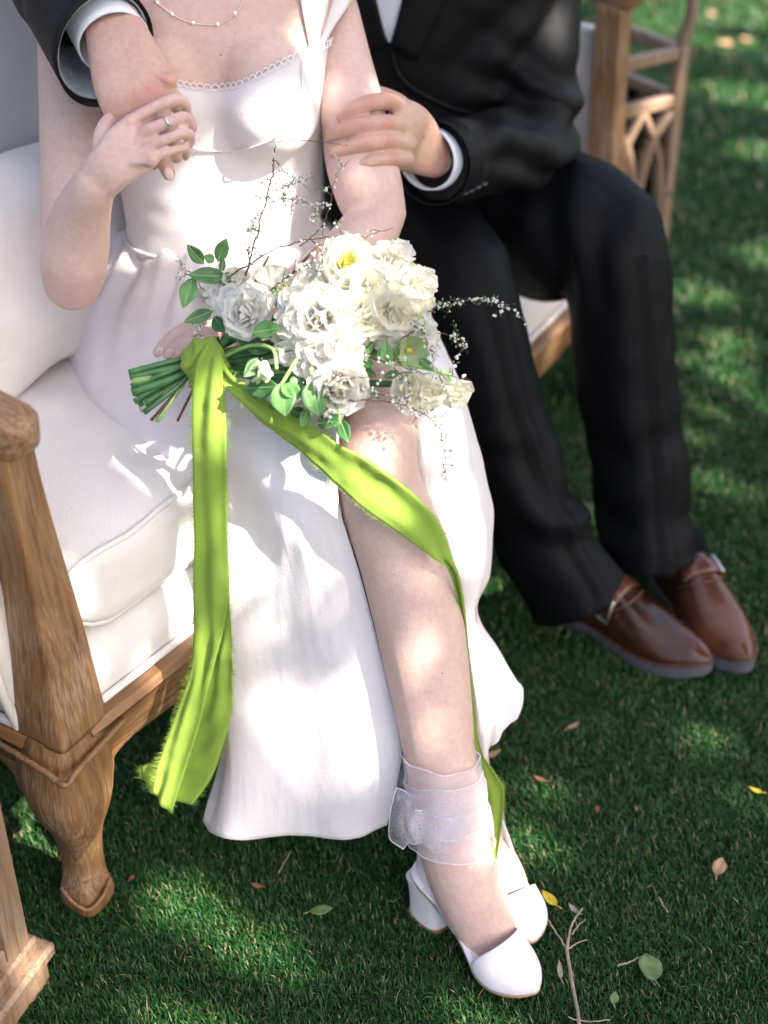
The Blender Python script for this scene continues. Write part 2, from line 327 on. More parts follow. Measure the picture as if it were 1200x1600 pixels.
YAW = math.radians(58.0)
M = dict(
    dress=weave('dress_linen', (0.80, 0.745, 0.755), rough=0.8, trans=0.12),
    settee_white=weave('settee_linen', (0.69, 0.65, 0.63), dens=700, bd=0.0006),
    settee_grey=weave('settee_back_linen', (0.40, 0.40, 0.44), dens=700, bd=0.0006),
    wood_z=wood('limed_oak_upright'), wood_u=wood('limed_oak_rail', YAW, 'x'), wood_w=wood('limed_oak_side', YAW-math.pi/2, 'x'),
    lwood=wood('lantern_wood', dark=(0.12, 0.065, 0.035), mid=(0.225, 0.145, 0.095), pale=(0.38, 0.30, 0.23)),
    skin_f=skin('fair_skin', (0.67, 0.475, 0.41), (0.64, 0.36, 0.31)), skin_m=skin('warm_skin', (0.61, 0.39, 0.305), (0.57, 0.26, 0.21)),
    suit=weave('black_wool', (0.0075, 0.007, 0.0078), rough=0.48, dens=1200, bd=0.0005, sheen=0.0, spec=0.13), trousers=weave('black_wool_trousers', (0.0040, 0.0042, 0.0055), rough=0.52, dens=1200, bd=0.0005, sheen=0.0, spec=0.10),
    shirt=weave('shirt_cotton', (0.72, 0.74, 0.82), dens=1500, bd=0.0002),
    lining=simple('sleeve_lining', (0.24, 0.28, 0.31), 0.4, 0.25, 60),
    ribbon=weave('lime_silk', (0.29, 0.435, 0.065), rough=0.75, dens=1300, bd=0.0005, sheen=0.15, trans=0.3),
    satin=simple('white_satin', (0.78, 0.71, 0.725), 0.42, 0.03, 40, 0.00008, 900), solet=simple('tan_sole', (0.46, 0.24, 0.12), 0.5),
    organza=sheer('organza', (0.86, 0.83, 0.91), 0.32), organza_edge=sheer('organza_edge', (0.9, 0.87, 0.95), 0.7),
    leather=simple('brown_leather', (0.078, 0.027, 0.012), 0.2, 0.75, 9, 0.0002, 300), leather2=simple('brown_strap_leather', (0.085, 0.030, 0.015), 0.26, 0.3, 30), rubber=simple('grey_rubber', (0.10, 0.095, 0.11), 0.5), sock=weave('black_sock', (0.006, 0.006, 0.008), sheen=0.0, spec=0.05),
    metal=simple('silver', (0.75, 0.74, 0.72), 0.18, 0.05, metal=1.0), gold=simple('thin_gold', (0.85, 0.68, 0.42), 0.25, 0.05, metal=1.0), pearl=simple('pearl', (0.85, 0.82, 0.78), 0.15, 0.03),
    petal=simple('white_petal', (0.87, 0.85, 0.79), 0.6, 0.04, 40, 0.0003, 120, trans=0.42, spec=0.15), petal_c=simple('cream_petal', (0.87, 0.84, 0.71), 0.6, 0.05, 40, 0.0003, 120, trans=0.42, spec=0.15),
    petal_y=simple('yellow_petal', (0.80, 0.72, 0.20), 0.6, 0.15, 60, 0.0004, 120, trans=0.3, spec=0.2), petal_g=simple('greenish_petal', (0.55, 0.66, 0.38), 0.6, 0.15, 40, 0.0004, 120, trans=0.35, spec=0.2),
    leaf=simple('bouquet_leaf', (0.055, 0.16, 0.045), 0.42, 0.35, 60, 0.0005, 150, trans=0.15), leaf2=simple('pale_bouquet_leaf', (0.11, 0.26, 0.07), 0.45, 0.3, 60, 0.0005, 150, trans=0.2),
    stem=simple('stem_green', (0.06, 0.17, 0.05), 0.45, 0.35, 50), stem2=simple('stem_pale_green', (0.24, 0.38, 0.12), 0.45, 0.25, 50), twig=simple('twig_brown', (0.10, 0.042, 0.03), 0.65, 0.3, 80), pith=simple('cut_stem', (0.45, 0.5, 0.3), 0.7),
    nail=simple('nail', (0.78, 0.55, 0.50), 0.2, 0.04), glass=glass('lantern_glass'), ring=simple('ring_silver', (0.85, 0.8, 0.75), 0.15, 0.03, metal=1.0),
    hair=simple('brown_hair', (0.05, 0.025, 0.012), 0.5, 0.4, 200), eye=simple('eye', (0.7, 0.7, 0.7), 0.2), thread=simple('dark_thread', (0.02, 0.02, 0.025), 0.4), lace=simple('lace', (0.82, 0.80, 0.82), 0.7, 0.05),
)
# ================================================================== lawn
def lawn_mat():
    m, t, b = mat('turf_backing'); co = coords(t); n1 = nd(t, 'ShaderNodeTexNoise', i_Scale=120.0, i_Detail=6.0); n2 = nd(t, 'ShaderNodeTexNoise', i_Scale=3.0, i_Detail=4.0)
    t.links.new(co, n1.inputs['Vector']); t.links.new(co, n2.inputs['Vector'])
    c = ramp(t, n1.outputs['Fac'], [(0.3, (0.006, 0.012, 0.005)), (0.55, (0.014, 0.035, 0.010)), (0.75, (0.05, 0.04, 0.02))]); t.links.new(c, b.inputs['Base Color'])
    b.inputs['Roughness'].default_value = 0.95; b.inputs['Specular IOR Level'].default_value = 0.1; bump(t, b, n1.outputs['Fac'], 0.01); return m
lm = MB(); S = 60.0; lm.add([(-S, -S, 0), (S, -S, 0), (S, S, 0), (-S, S, 0)], [(0, 1, 2, 3)])
tag(obj('lawn', lm, lawn_mat(), smooth=False), 'dark green artificial lawn under the settee', 'lawn', kind='structure')

def blade_mat():
    m, t, b = mat('turf_blades'); at = nd(t, 'ShaderNodeAttribute', attribute_name='tone')
    c = ramp(t, at.outputs['Fac'], [(0.0, (0.006, 0.036, 0.009)), (0.45, (0.018, 0.088, 0.017)), (0.78, (0.062, 0.150, 0.026)), (0.86, (0.10, 0.15, 0.04)), (0.89, (0.24, 0.19, 0.10)), (1.0, (0.33, 0.25, 0.14))])
    t.links.new(c, b.inputs['Base Color']); b.inputs['Roughness'].default_value = 0.45; b.inputs['Specular IOR Level'].default_value = 0.35
    tr = nd(t, 'ShaderNodeBsdfTranslucent'); t.links.new(c, tr.inputs[0]); mx = nd(t, 'ShaderNodeMixShader'); mx.inputs[0].default_value = 0.25
    t.links.new(b.outputs[0], mx.inputs[1]); t.links.new(tr.outputs[0], mx.inputs[2]); t.links.new(mx.outputs[0], t.nodes['Material Output'].inputs[0]); return m
def blades(zones):
    P = []; L = []; W = []
    for (x0, x1, y0, y1, dens, ln, wd) in zones:
        n = int((x1-x0)*(y1-y0)*dens); p = np.column_stack([rng.uniform(x0, x1, n), rng.uniform(y0, y1, n)]); P.append(p)
        L.append(ln*rng.uniform(0.5, 1.15, n)*np.where(rng.random(n) < .06, 1.7, 1.0)); W.append(wd*rng.uniform(0.7, 1.2, n))
    P = np.vstack(P); L = np.concatenate(L); W = np.concatenate(W); n = len(P)
    a = rng.uniform(0, 2*math.pi, n)
    clump = np.sin(P[:, 0]*23+np.sin(P[:, 1]*17)*2)*np.cos(P[:, 1]*29+np.sin(P[:, 0]*13)*2); a = a*0.75+clump*1.2      # pile leans in drifts
    tilt = np.clip(rng.normal(0.75, 0.32, n), 0.05, 1.4); D = np.column_stack([np.cos(a), np.sin(a), np.zeros(n)]); X = np.column_stack([-np.sin(a), np.cos(a), np.zeros(n)])
    base = np.column_stack([P, np.zeros(n)]); Z = np.array([0, 0, 1.0])
    mid = base+D*(L*0.45*np.sin(tilt*0.6))[:, None]+Z*(L*0.5*np.cos(tilt*0.6))[:, None]
    tip = mid+D*(L*0.55*np.sin(tilt*1.25))[:, None]+Z*(L*0.5*np.cos(tilt*1.25))[:, None]
    tip[:, 2] = np.maximum(tip[:, 2], 0.002)
    w2 = (W*0.5)[:, None]; co = np.stack([base-X*w2, base+X*w2, mid-X*w2*0.9, mid+X*w2*0.9, tip], 1).reshape(-1, 3)
    i = np.arange(n)[:, None]*5; fc = np.concatenate([i+[0, 1, 3, 2], i+[2, 3, 4]], 1).reshape(-1)
    me = bpy.data.meshes.new('grass'); me.vertices.add(n*5); me.vertices.foreach_set('co', co.ravel()); me.loops.add(n*7); me.loops.foreach_set('vertex_index', fc.astype(np.int32))
    me.polygons.add(n*2); me.polygons.foreach_set('loop_start', (np.arange(n, dtype=np.int32)[:, None]*7+np.array([0, 4], dtype=np.int32)).ravel()); me.update(calc_edges=True); me.validate()
    tone = rng.beta(1.6, 1.9, n)*0.80+0.10*clump*0.5; dead = rng.random(n) < 0.05; tone = np.where(dead, rng.uniform(0.88, 1.0, n), np.clip(tone, 0, 0.84))
    at = me.attributes.new('tone', 'FLOAT', 'POINT'); at.data.foreach_set('value', np.repeat(tone, 5)); return me
gm = blades([(-0.62, 0.80, 0.95, 1.75, 150000, 0.0125, 0.0016), (-0.25, 1.10, 1.75, 2.5, 70000, 0.014, 0.0024), (0.1, 1.6, 2.5, 3.6, 26000, 0.022, 0.0038),
             (0.2, 2.4, 3.6, 6.2, 9000, 0.026, 0.007), (0.80, 1.8, 0.9, 1.75, 16000, 0.022, 0.004), (-1.6, -0.62, 0.6, 1.75, 16000, 0.022, 0.004), (-1.6, -0.25, 1.75, 3.6, 12000, 0.022, 0.004)])
go = obj('grass', gm, blade_mat(), smooth=False); tag(go, 'short dark green turf with scattered straw coloured blades', 'grass', kind='stuff')

# ================================================================== the tree whose shade dapples everything (outside the frame)
SPOTS = [  # (px, py, depth or None for the ground, radius m)
    (335, 262, 1.84, .030), (395, 240, 1.84, .018), (440, 260, 1.85, .016), (410, 322, 1.88, .042), (445, 350, 1.90, .035), (474, 150, 1.86, .022), (428, 205, 1.82, .018), (365, 300, 1.85, .02),
    (590, 160, 1.9, .020), (655, 235, 1.95, .016), (720, 200, 2.05, .022), (868, 50, 2.2, .034), (770, 175, 2.15, .012),
    (535, 420, 1.66, .028), (490, 500, 1.65, .026), (540, 590, 1.63, .016), (610, 420, 1.66, .014), (440, 420, 1.7, .02), (385, 480, 1.68, .012), (648, 470, 1.66, .012), (690, 610, 1.66, .02),
    (575, 688, 1.63, .026), (640, 770, 1.62, .028), (555, 735, 1.63, .020), (690, 690, 1.78, .03), (700, 800, 1.80, .03), (720, 850, 1.82, .03), (770, 1070, 1.85, .035), (740, 1010, 1.84, .03),
    (480, 1150, 1.80, .040), (460, 1230, 1.82, .034), (530, 1080, 1.8, .02), (420, 1170, 1.82, .03), (545, 1200, 1.81, .02), (420, 1080, 1.81, .012), (400, 980, 1.80, .012), (440, 840, 1.76, .012), (500, 960, 1.77, .012), (628, 1005, 1.71, .007),
    (800, 1385, 1.84, .042), (825, 1350, 1.84, .03), (735, 1325, 1.80, .020), (745, 1260, 1.80, .02), (780, 1500, 1.76, .018),
    (150, 818, 1.92, .040), (200, 800, 1.95, .035), (265, 910, 1.88, .040), (262, 960, 1.88, .034), (225, 1040, 1.85, .035), (240, 1115, 1.86, .030), (190, 1180, 1.80, .026), (165, 1290, 1.80, .018), (130, 700, 1.98, .012),
    (75, 880, 1.66, .012), (95, 960, 1.7, .012), (50, 780, 1.65, .012), (30, 660, 1.66, .02), (120, 1060, 1.72, .012), (320, 1010, 1.70, .015), (330, 890, 1.68, .015),
    (300, 1412, None, .044), (415, 1505, None, .052), (320, 1568, None, .055), (250, 1540, None, .03), (60, 1310, None, .035), (840, 1108, None, .045), (860, 1230, None, .026), (835, 1310, None, .035), (800, 1595, None, .05), (500, 1590, None, .03),
    (1120, 575, None, .07), (1165, 630, None, .07), (1095, 455, None, .065), (1150, 760, None, .03), (1140, 530, None, .05), (1090, 680, None, .03), (908, 800, None, .04), (785, 918, None, .035), (1165, 145, None, .11), (1130, 65, None, .08), (1185, 232, None, .07), (1160, 22, None, .13), (1035, 25, None, .13), (1190, 400, None, .06), (1110, 740, None, .03),
    (1110, 1150, None, .03), (1185, 1250, None, .02), (1070, 130, 2.8, .04), (1045, 180, 2.8, .03), (960, 200, 2.6, .015), (955, 100, 2.6, .02), (895, 520, 2.5, .03), (925, 255, 2.5, .025), (45, 1500, 1.75, .03), (20, 1350, 1.74, .012), (480, 60, 1.8, .012), (500, 30, 1.8, .012),
]
def shade_tree():
    loc = np.array([4.6, -1.6, 0.0]); root = empty('shade_tree', loc, 'broad leafy tree beside the lawn casting dappled shade', 'tree')
    mb = MB(); top = np.array([3.6, -0.9, 3.2])
    mb.sweep(resample([loc, loc+[0.05, 0.05, 1.0], loc+[-0.35, 0.2, 2.1], top], 14), np.linspace(0.19, 0.10, 14), seg=14)
    ctr = np.array([0.35, 2.5, 0.3])+SUN*5.2; R0 = 2.7
    for k in range(11):
        a = 2*math.pi*k/11; e = ctr+np.array([math.cos(a)*1.7, math.sin(a)*1.7, rng.uniform(-0.4, 0.6)]); st = [loc+[-0.2, 0.12, 1.8], top, loc+[-0.35, 0.2, 2.1]][k % 3]
        mb.sweep(resample([st, st*0.5+e*0.5+[0, 0, 0.3], e], 10), np.linspace(0.07, 0.012, 10), seg=8)
    obj('trunk', mb, simple('bark', (0.12, 0.09, 0.065), 0.9, 0.4, 20, 0.01, 40), root)
    n = 150000; u = rng.normal(size=(n, 3)); u /= np.linalg.norm(u, axis=1, keepdims=True); c = u*(rng.random(n)**0.42)[:, None]*np.array([2.3, 3.0, 0.95])+ctr
    keep = np.ones(n, bool)
    for (px, py, d, r) in SPOTS:
        p = on_z(px, py, 0.015) if d is None else V(px, py, d)
        q = c-p; al = q@SUN; dist = np.linalg.norm(q-al[:, None]*SUN, axis=1); keep &= ~(dist < r*1.0+0.010)
    # a few open drifts so the far lawn is flecked as well
    for k in range(60):
        p = np.array([rng.uniform(0.9, 3.0), rng.uniform(2.6, 6.0), 0]); r = rng.uniform(0.03, 0.09); q = c-p; al = q@SUN; dist = np.linalg.norm(q-al[:, None]*SUN, axis=1); keep &= ~(dist < r+0.008)
    c = c[keep]; n = len(c); a = nrmrows(rng.normal(size=(n, 3))); b = nrmrows(np.cross(a, rng.normal(size=(n, 3)))); nn = np.cross(a, b)
    L = rng.uniform(0.026, 0.042, n)[:, None]; Wd = L*0.48
    co = np.stack([c-a*L, c+b*Wd+nn*Wd*0.3, c+a*L, c-b*Wd+nn*Wd*0.3], 1).reshape(-1, 3); i = np.arange(n)[:, None]*4
    me = bpy.data.meshes.new('crown'); me.from_pydata([], [], []); me.vertices.add(n*4); me.vertices.foreach_set('co', co.ravel()); fc = np.concatenate([i+[0, 1, 2], i+[0, 2, 3]], 1).reshape(-1)
    me.loops.add(n*6); me.loops.foreach_set('vertex_index', fc.astype(np.int32)); me.polygons.add(n*2); me.polygons.foreach_set('loop_start', np.arange(0, n*6, 3, dtype=np.int32)); me.update(calc_edges=True)
    obj('crown', me, simple('tree_leaf', (0.05, 0.10, 0.03), 0.5, 0.3, 3), root, smooth=False)
def nrmrows(a): return a/np.maximum(np.linalg.norm(a, axis=1, keepdims=True), 1e-9)
shade_tree()

# ================================================================== fallen leaves and twigs
def leaf_grid(L, W, curl=0.15, point=1.0, wob=0.06, seed=0, fold=0.1, nu=9, nv=5):
    r = random.Random(seed); G = np.zeros((nu, nv, 3)); ph = r.uniform(0, 6)
    for i in range(nu):
        s = i/(nu-1); wv = W*0.5*math.sin(math.pi*s**0.85)**point*(1+wob*math.sin(9*s+ph))
        for j in range(nv):
            q = 2*j/(nv-1)-1; G[i, j] = (q*max(wv, W*0.015), s*L, fold*abs(q)*wv*1.2+curl*L*(s-0.4)**2+0.03*L*math.sin(5*s+ph)*q)
    return G
LEAFM = {k: simple('fallen_leaf_'+k, c, 0.6, 0.3, 70, 0.0006, 200, trans=0.2) for k, c in dict(tan=(0.46, 0.28, 0.15), green=(0.15, 0.22, 0.075), yellow=(0.62, 0.44, 0.04), brown=(0.27, 0.10, 0.05), grey=(0.34, 0.29, 0.24)).items()}
def fallen(px, py, L, W, ang, k, label, curl=0.3, point=1.0, seed=1, lift=0.015, wob=0.06):
    G = leaf_grid(L, W, curl, point, wob, seed, 0.22).reshape(-1, 3); G = G-[0, L/2, 0]; p = on_z(px, py, lift)
    a = math.radians(ang); R = np.array([[math.cos(a), -math.sin(a), 0], [math.sin(a), math.cos(a), 0], [0, 0, 1]]); mb = MB(); mb.grid(((G@R.T)+p).reshape(9, 5, 3))
    c = p
    mb.sweep([np.array([0, -L/2, 0.001])@R.T+p, np.array([0.002, -L*0.72, 0.001])@R.T+p], 0.0006, seg=5)
    tag(obj('fallen_leaf', mb, LEAFM[k], solid=0.0004), label, 'leaf', 'leaves fallen on the lawn')
fallen(501, 1423, .030, .017, -80, 'green', 'small oval green leaf on the grass below the dress hem', .2)
fallen(1124, 1355, .032, .019, -25, 'tan', 'oval tan dry leaf lying alone on the open grass', .2)
fallen(1016, 1512, .040, .030, 10, 'green', 'pale green pointed leaf beside the thin straw twig', .2, 0.8, 3, wob=0.12)
fallen(960, 1560, .018, .012, -15, 'green', 'tiny green leaf near the forked twig and pale green leaf')
fallen(858, 1404, .030, .014, 35, 'yellow', 'bright yellow leaf touching the white shoe toe', .3)
fallen(895, 1135, .022, .008, -60, 'tan', 'narrow tan leaf below the brown leather shoe', .5)
fallen(768, 1180, .030, .010, -65, 'tan', 'slim tan leaf beside the sheer ankle bow', .5)
fallen(842, 1217, .020, .007, 60, 'brown', 'narrow reddish brown leaf between the white and brown shoes', .5)
fallen(933, 1264, .012, .007, -15, 'brown', 'tiny red brown leaf in the middle of the open grass', .4)
fallen(896, 1421, .018, .008, 40, 'grey', 'greyish curled leaf by the tip of the forked twig', .7)
fallen(875, 1517, .026, .007, 0, 'grey', 'grey green sliver of leaf between white shoe and forked twig', .5)
fallen(400, 1384, .016, .008, 70, 'brown', 'small brown leaf on dark grass below the dress hem', .5)
fallen(206, 1372, .010, .006, -40, 'brown', 'small orange brown leaf scrap beside the settee foot', .5)
fallen(1130, 68, .060, .045, 70, 'tan', 'blurred tan leaf on the grass beyond the wooden lantern', .2)
fallen(1165, 62, .050, .035, 20, 'tan', 'blurred tan leaf on the far grass next to another leaf', .2)
fallen(1112, 22, .045, .035, 20, 'tan', 'blurred pale leaf at the far end of the lawn', .2)
fallen(1180, 1235, .020, .008, 60, 'yellow', 'small yellow leaf sliver on the grass below brown shoe toe', .4)
def ground_twig(paths, label):
    mb = MB()
    for pts, r0, r1 in paths:
        P = resample([on_z(x, y, z) for x, y, z in pts], 12); P += rng.normal(0, 0.0004, P.shape); mb.sweep(P, np.linspace(r0, r1, 12), seg=7)
    tag(obj('fallen_twig', mb, simple('dry_twig', (0.27, 0.21, 0.17), 0.8, 0.3, 90, 0.0006, 300)), label, 'twig', 'twigs fallen on the lawn')
ground_twig([([(906, 1610, .014), (900, 1570, .016), (888, 1500, .018), (887, 1470, .018)], .0024, .0021), ([(887, 1475, .018), (893, 1445, .020), (910, 1420, .022)], .0017, .0011),
             ([(886, 1484, .018), (868, 1455, .018), (848, 1425, .018)], .0013, .0009), ([(889, 1482, .018), (905, 1472, .02), (918, 1468, .022)], .0011, .0007), ([(893, 1460, .018), (905, 1445, .02), (915, 1438, .022)], .001, .0006)], 'pale grey forked twig lying on the grass')
ground_twig([([(965, 1509, .016), (985, 1503, .017), (1003, 1494, .017)], .0014, .0010)], 'short straw coloured twig under the pale green leaf')
ground_twig([([(435, 1365, .016), (443, 1350, .017), (455, 1330, .017)], .0010, .0008)], 'thin dark twig on the grass below the dress hem')
ground_twig([([(888, 1590, .017), (920, 1596, .017), (952, 1594, .017)], .0011, .0008)], 'short grey twig crossing the forked twig')
ground_twig([([(1030, 1402, .017), (1036, 1414, .017), (1043, 1424, .017)], .0011, .0008)], 'small grey twig scrap on open grass below the tan leaf')
# ================================================================== settee
SO = np.array([-0.372, 1.235, 0.0]); EU = np.array([math.cos(YAW), math.sin(YAW), 0]); EW = np.array([math.sin(YAW), -math.cos(YAW), 0]); EZ = np.array([0, 0, 1.0])
def sp(u, wv, z): return SO+EU*u+EW*wv+EZ*z           # u along the front, w towards the sitter's front
LEN = 1.535
settee = empty('settee', sp(LEN/2, -0.3, 0), 'carved limed oak settee with white linen upholstery on the lawn', 'settee')
def bow(u): return 0.03*math.sin(math.pi*min(max(u/LEN, 0), 1))-0.012
# front rail: moulded, slightly bowed, dipping in the middle
mb = MB(); prof = [(0.030, 0.322), (0.036, 0.312), (0.030, 0.303), (0.026, 0.29), (0.022, 0.262), (0.014, 0.248), (-0.02, 0.246), (-0.03, 0.322)]
G = []
for u in np.linspace(0.025, LEN-0.025, 40):
    dip = 0.018*abs(math.sin(2*math.pi*u/LEN*1.0)); G.append([sp(u, bow(u)+a, z if z > 0.28 else z-dip) for a, z in prof])
G = [g+[g[0]] for g in G]; mb.grid(np.transpose(np.array(G), (1, 0, 2))[::-1]); obj('front_rail', mb, M['wood_u'], settee, smooth=40)
for u0 in (0.0, LEN):
    mb = MB(); G = []
    sg = -1 if u0 == 0 else 1
    for wv in np.linspace(-0.50, -0.03, 16): G.append([sp(u0+sg*(a-0.002), wv, z) for a, z in prof])
    G = [g+[g[0]] for g in G]; mb.grid(np.transpose(np.array(G), (1, 0, 2))); obj('side_rail', mb, M['wood_w'], settee, smooth=40)
mb = MB(); mb.box(sp(LEN/2, -0.53, 0.285), (EU, EW, EZ), (LEN/2-0.03, 0.02, 0.035), 0.006); obj('back_rail', mb, M['wood_u'], settee, smooth=30)
# cabriole legs
def leg(u, wv, du, dw, name='leg'):
    """du, dw: outward direction along u and w"""
    st = [(0.335, 0.042, -0.006), (0.300, 0.047, -0.002), (0.262, 0.049, 0.002), (0.225, 0.047, 0.008), (0.190, 0.040, 0.009), (0.155, 0.031, 0.003), (0.115, 0.0255, -0.005), (0.075, 0.0235, -0.008), (0.052, 0.0245, -0.005), (0.040, 0.0285, 0.0), (0.022, 0.030, 0.002), (0.008, 0.024, 0.0), (0.0, 0.018, -0.001)]
    Q = resample(np.array(st), 34); out = EU*du+EW*dw; P = np.array([sp(u, wv, z)+out*o for z, r, o in Q]); r = Q[:, 1]
    mb = MB(); mb.sweep(P[::-1], r[::-1], r[::-1], seg=28, side=EU, caps='flat', e=3.2); o = obj(name, mb, M['wood_z'], settee, smooth=True)
    if dw > 0:   # knee carving: moulded lip and hoof ridge
        m2 = MB(); 
        for a, b in ((-1, 0), (0, 1)):
            pass
        corner = sp(u, wv, 0)+out*0.046
        lip = resample([sp(u-du*0.055, wv+dw*0.052, 0.302), sp(u+du*0.030, wv+dw*0.056, 0.296), sp(u+du*0.055, wv+dw*0.056, 0.290), sp(u+du*0.056, wv+dw*0.03, 0.296), sp(u+du*0.052, wv-dw*0.055, 0.302)], 18); m2.sweep(lip, 0.004, seg=8)
        obj('carved_lip', m2, M['wood_z'], o)
        m3 = MB(); m3.sweep(resample([sp(u+du*0.030, wv-dw*0.012, 0.048), sp(u+du*0.036, wv+dw*0.01, 0.042), sp(u+du*0.030, wv+dw*0.030, 0.034), sp(u+du*0.01, wv+dw*0.036, 0.042), sp(u-du*0.012, wv+dw*0.030, 0.048)], 14), 0.0028, seg=8); obj('carved_hoof', m3, M['wood_z'], o)
    return o
for u, du in ((0.018, -1), (LEN-0.018, 1)):
    for pts in ([sp(u-du*0.04, -0.016, 0.205), sp(u-du*0.052, -0.012, 0.235), sp(u-du*0.085, 0.0, 0.252), sp(u-du*0.13, 0.008, 0.258)], [sp(u+du*0.012, -0.066, 0.205), sp(u+du*0.016, -0.078, 0.235), sp(u+du*0.018, -0.11, 0.250), sp(u+du*0.02, -0.16, 0.256)]):
        mb = MB(); mb.sweep(resample(np.array(pts), 14), np.linspace(0.022, 0.010, 14), np.linspace(0.022, 0.010, 14), seg=14); obj('bracket', mb, M['wood_z'], settee)
leg(0.018, -0.022, -1, 1); leg(LEN-0.018, -0.022, 1, 1); leg(0.03, -0.52, -1, -1); leg(LEN-0.03, -0.52, 1, -1)
# arm posts rising from the front corners, curving back to the arm tops
def arm(u, du, up=0.0):
    C = np.array([sp(u, -0.016, 0.318), sp(u, -0.016, 0.36), sp(u-du*0.005, -0.022, 0.45), sp(u-du*0.009, -0.034, 0.55), sp(u-du*0.006, -0.040, 0.64+up*.6), sp(u-du*0.004, -0.044, 0.700+up)])
    R = np.array([[0.041, 0.038], [0.039, 0.035], [0.033, 0.030], [0.0275, 0.026], [0.025, 0.025], [0.026, 0.026]])
    Q = resample(np.column_stack([C, R]), 26); mb = MB(); mb.sweep(Q[:, :3], Q[:, 3], Q[:, 4], seg=32, side=EU, caps='flat', e=9.0); o = obj('arm_post', mb, M['wood_z'], settee, smooth=True)
    m2 = MB(); G = resample(np.array([sp(u-du*0.004, -0.018, 0.714+up), sp(u-du*0.004, -0.08, 0.722+up), sp(u, -0.25, 0.745+up), sp(u, -0.44, 0.75+up), sp(u, -0.56, 0.77+up)]), 22)
    m2.sweep(G, np.linspace(0.0275, 0.028, 22), np.linspace(0.026, 0.022, 22), seg=28, side=EU, caps='round', e=4.5); obj('arm_rest', m2, M['wood_w'], settee)
    # upholstered arm panel below the rest, with a welt along its front edge
    m4 = MB(); G = []
    for t in np.linspace(0, 1, 14):
        z = 0.325+t*0.40; f = -0.046-0.016*t**1.4; row = []
        for wv in np.linspace(f, -0.53, 12): row.append(sp(u+du*(0.016+0.020*math.sin(math.pi*t)), wv, z))
        G.append(row)
    G = np.array(G); o4 = obj('arm_panel', m4.grid(G), M['settee_white'], settee, solid=0.03, offset=0.0)
    m5 = MB(); edge = resample(np.array([sp(u+du*0.036, -0.050, 0.325), sp(u+du*0.050, -0.052, 0.40), sp(u+du*0.052, -0.057, 0.50), sp(u+du*0.046, -0.062, 0.60), sp(u+du*0.032, -0.066, 0.705)]), 24); m5.sweep(edge, 0.0065, seg=8)
    m5.sweep(resample(np.array([sp(u+du*0.036, -0.050, 0.327), sp(u+du*0.046, -0.2, 0.329), sp(u+du*0.05, -0.5, 0.327)]), 14), 0.006, seg=8); obj('welt', m5, M['settee_white'], o4)
arm(0.018, -1); arm(LEN-0.018, 1, 0.085)
# sprung deck between rail and cushion
mb = MB(); G = []
for z, a in ((0.318, 0.012), (0.33, 0.018), (0.36, 0.014), (0.385, -0.006), (0.392, -0.05)):
    G.append([sp(u, bow(u)+a-0.012, z) for u in np.linspace(0.07, LEN-0.07, 30)])
G.append([sp(u, -0.51, 0.392) for u in np.linspace(0.07, LEN-0.07, 30)]); obj('seat_deck', mb.grid(np.array(G)), M['settee_white'], settee)
mb = MB(); mb.sweep([sp(u, bow(u)+0.010, 0.3235) for u in np.linspace(0.07, LEN-0.07, 36)], 0.0055, seg=8); obj('welt', mb, M['settee_white'], settee)
# upholstered back inside a wooden frame
mb = MB(); G = []
for z in np.linspace(0.34, 1.08, 16):
    tilt = -0.50-0.16*(z-0.34); G.append([sp(u, tilt+0.02*math.sin(math.pi*(u/LEN))*math.sin(math.pi*(z-0.3)/0.8), z+0.04*math.sin(math.pi*u/LEN)*(z-0.34)) for u in np.linspace(0.03, LEN-0.03, 30)])
obj('back_panel', mb.grid(np.array(G)), M['settee_grey'], settee, solid=0.05, offset=-1.0)
mb = MB(); mb.sweep(resample([sp(0.0, -0.545, 0.32), sp(-0.005, -0.58, 0.7), sp(0.0, -0.645, 1.09), sp(0.1, -0.65, 1.125), sp(LEN/2, -0.66, 1.19), sp(LEN-0.1, -0.65, 1.125), sp(LEN, -0.645, 1.09), sp(LEN+0.005, -0.58, 0.7), sp(LEN, -0.545, 0.32)], 70), 0.027, seg=12); obj('back_frame', mb, M['wood_z'], settee)

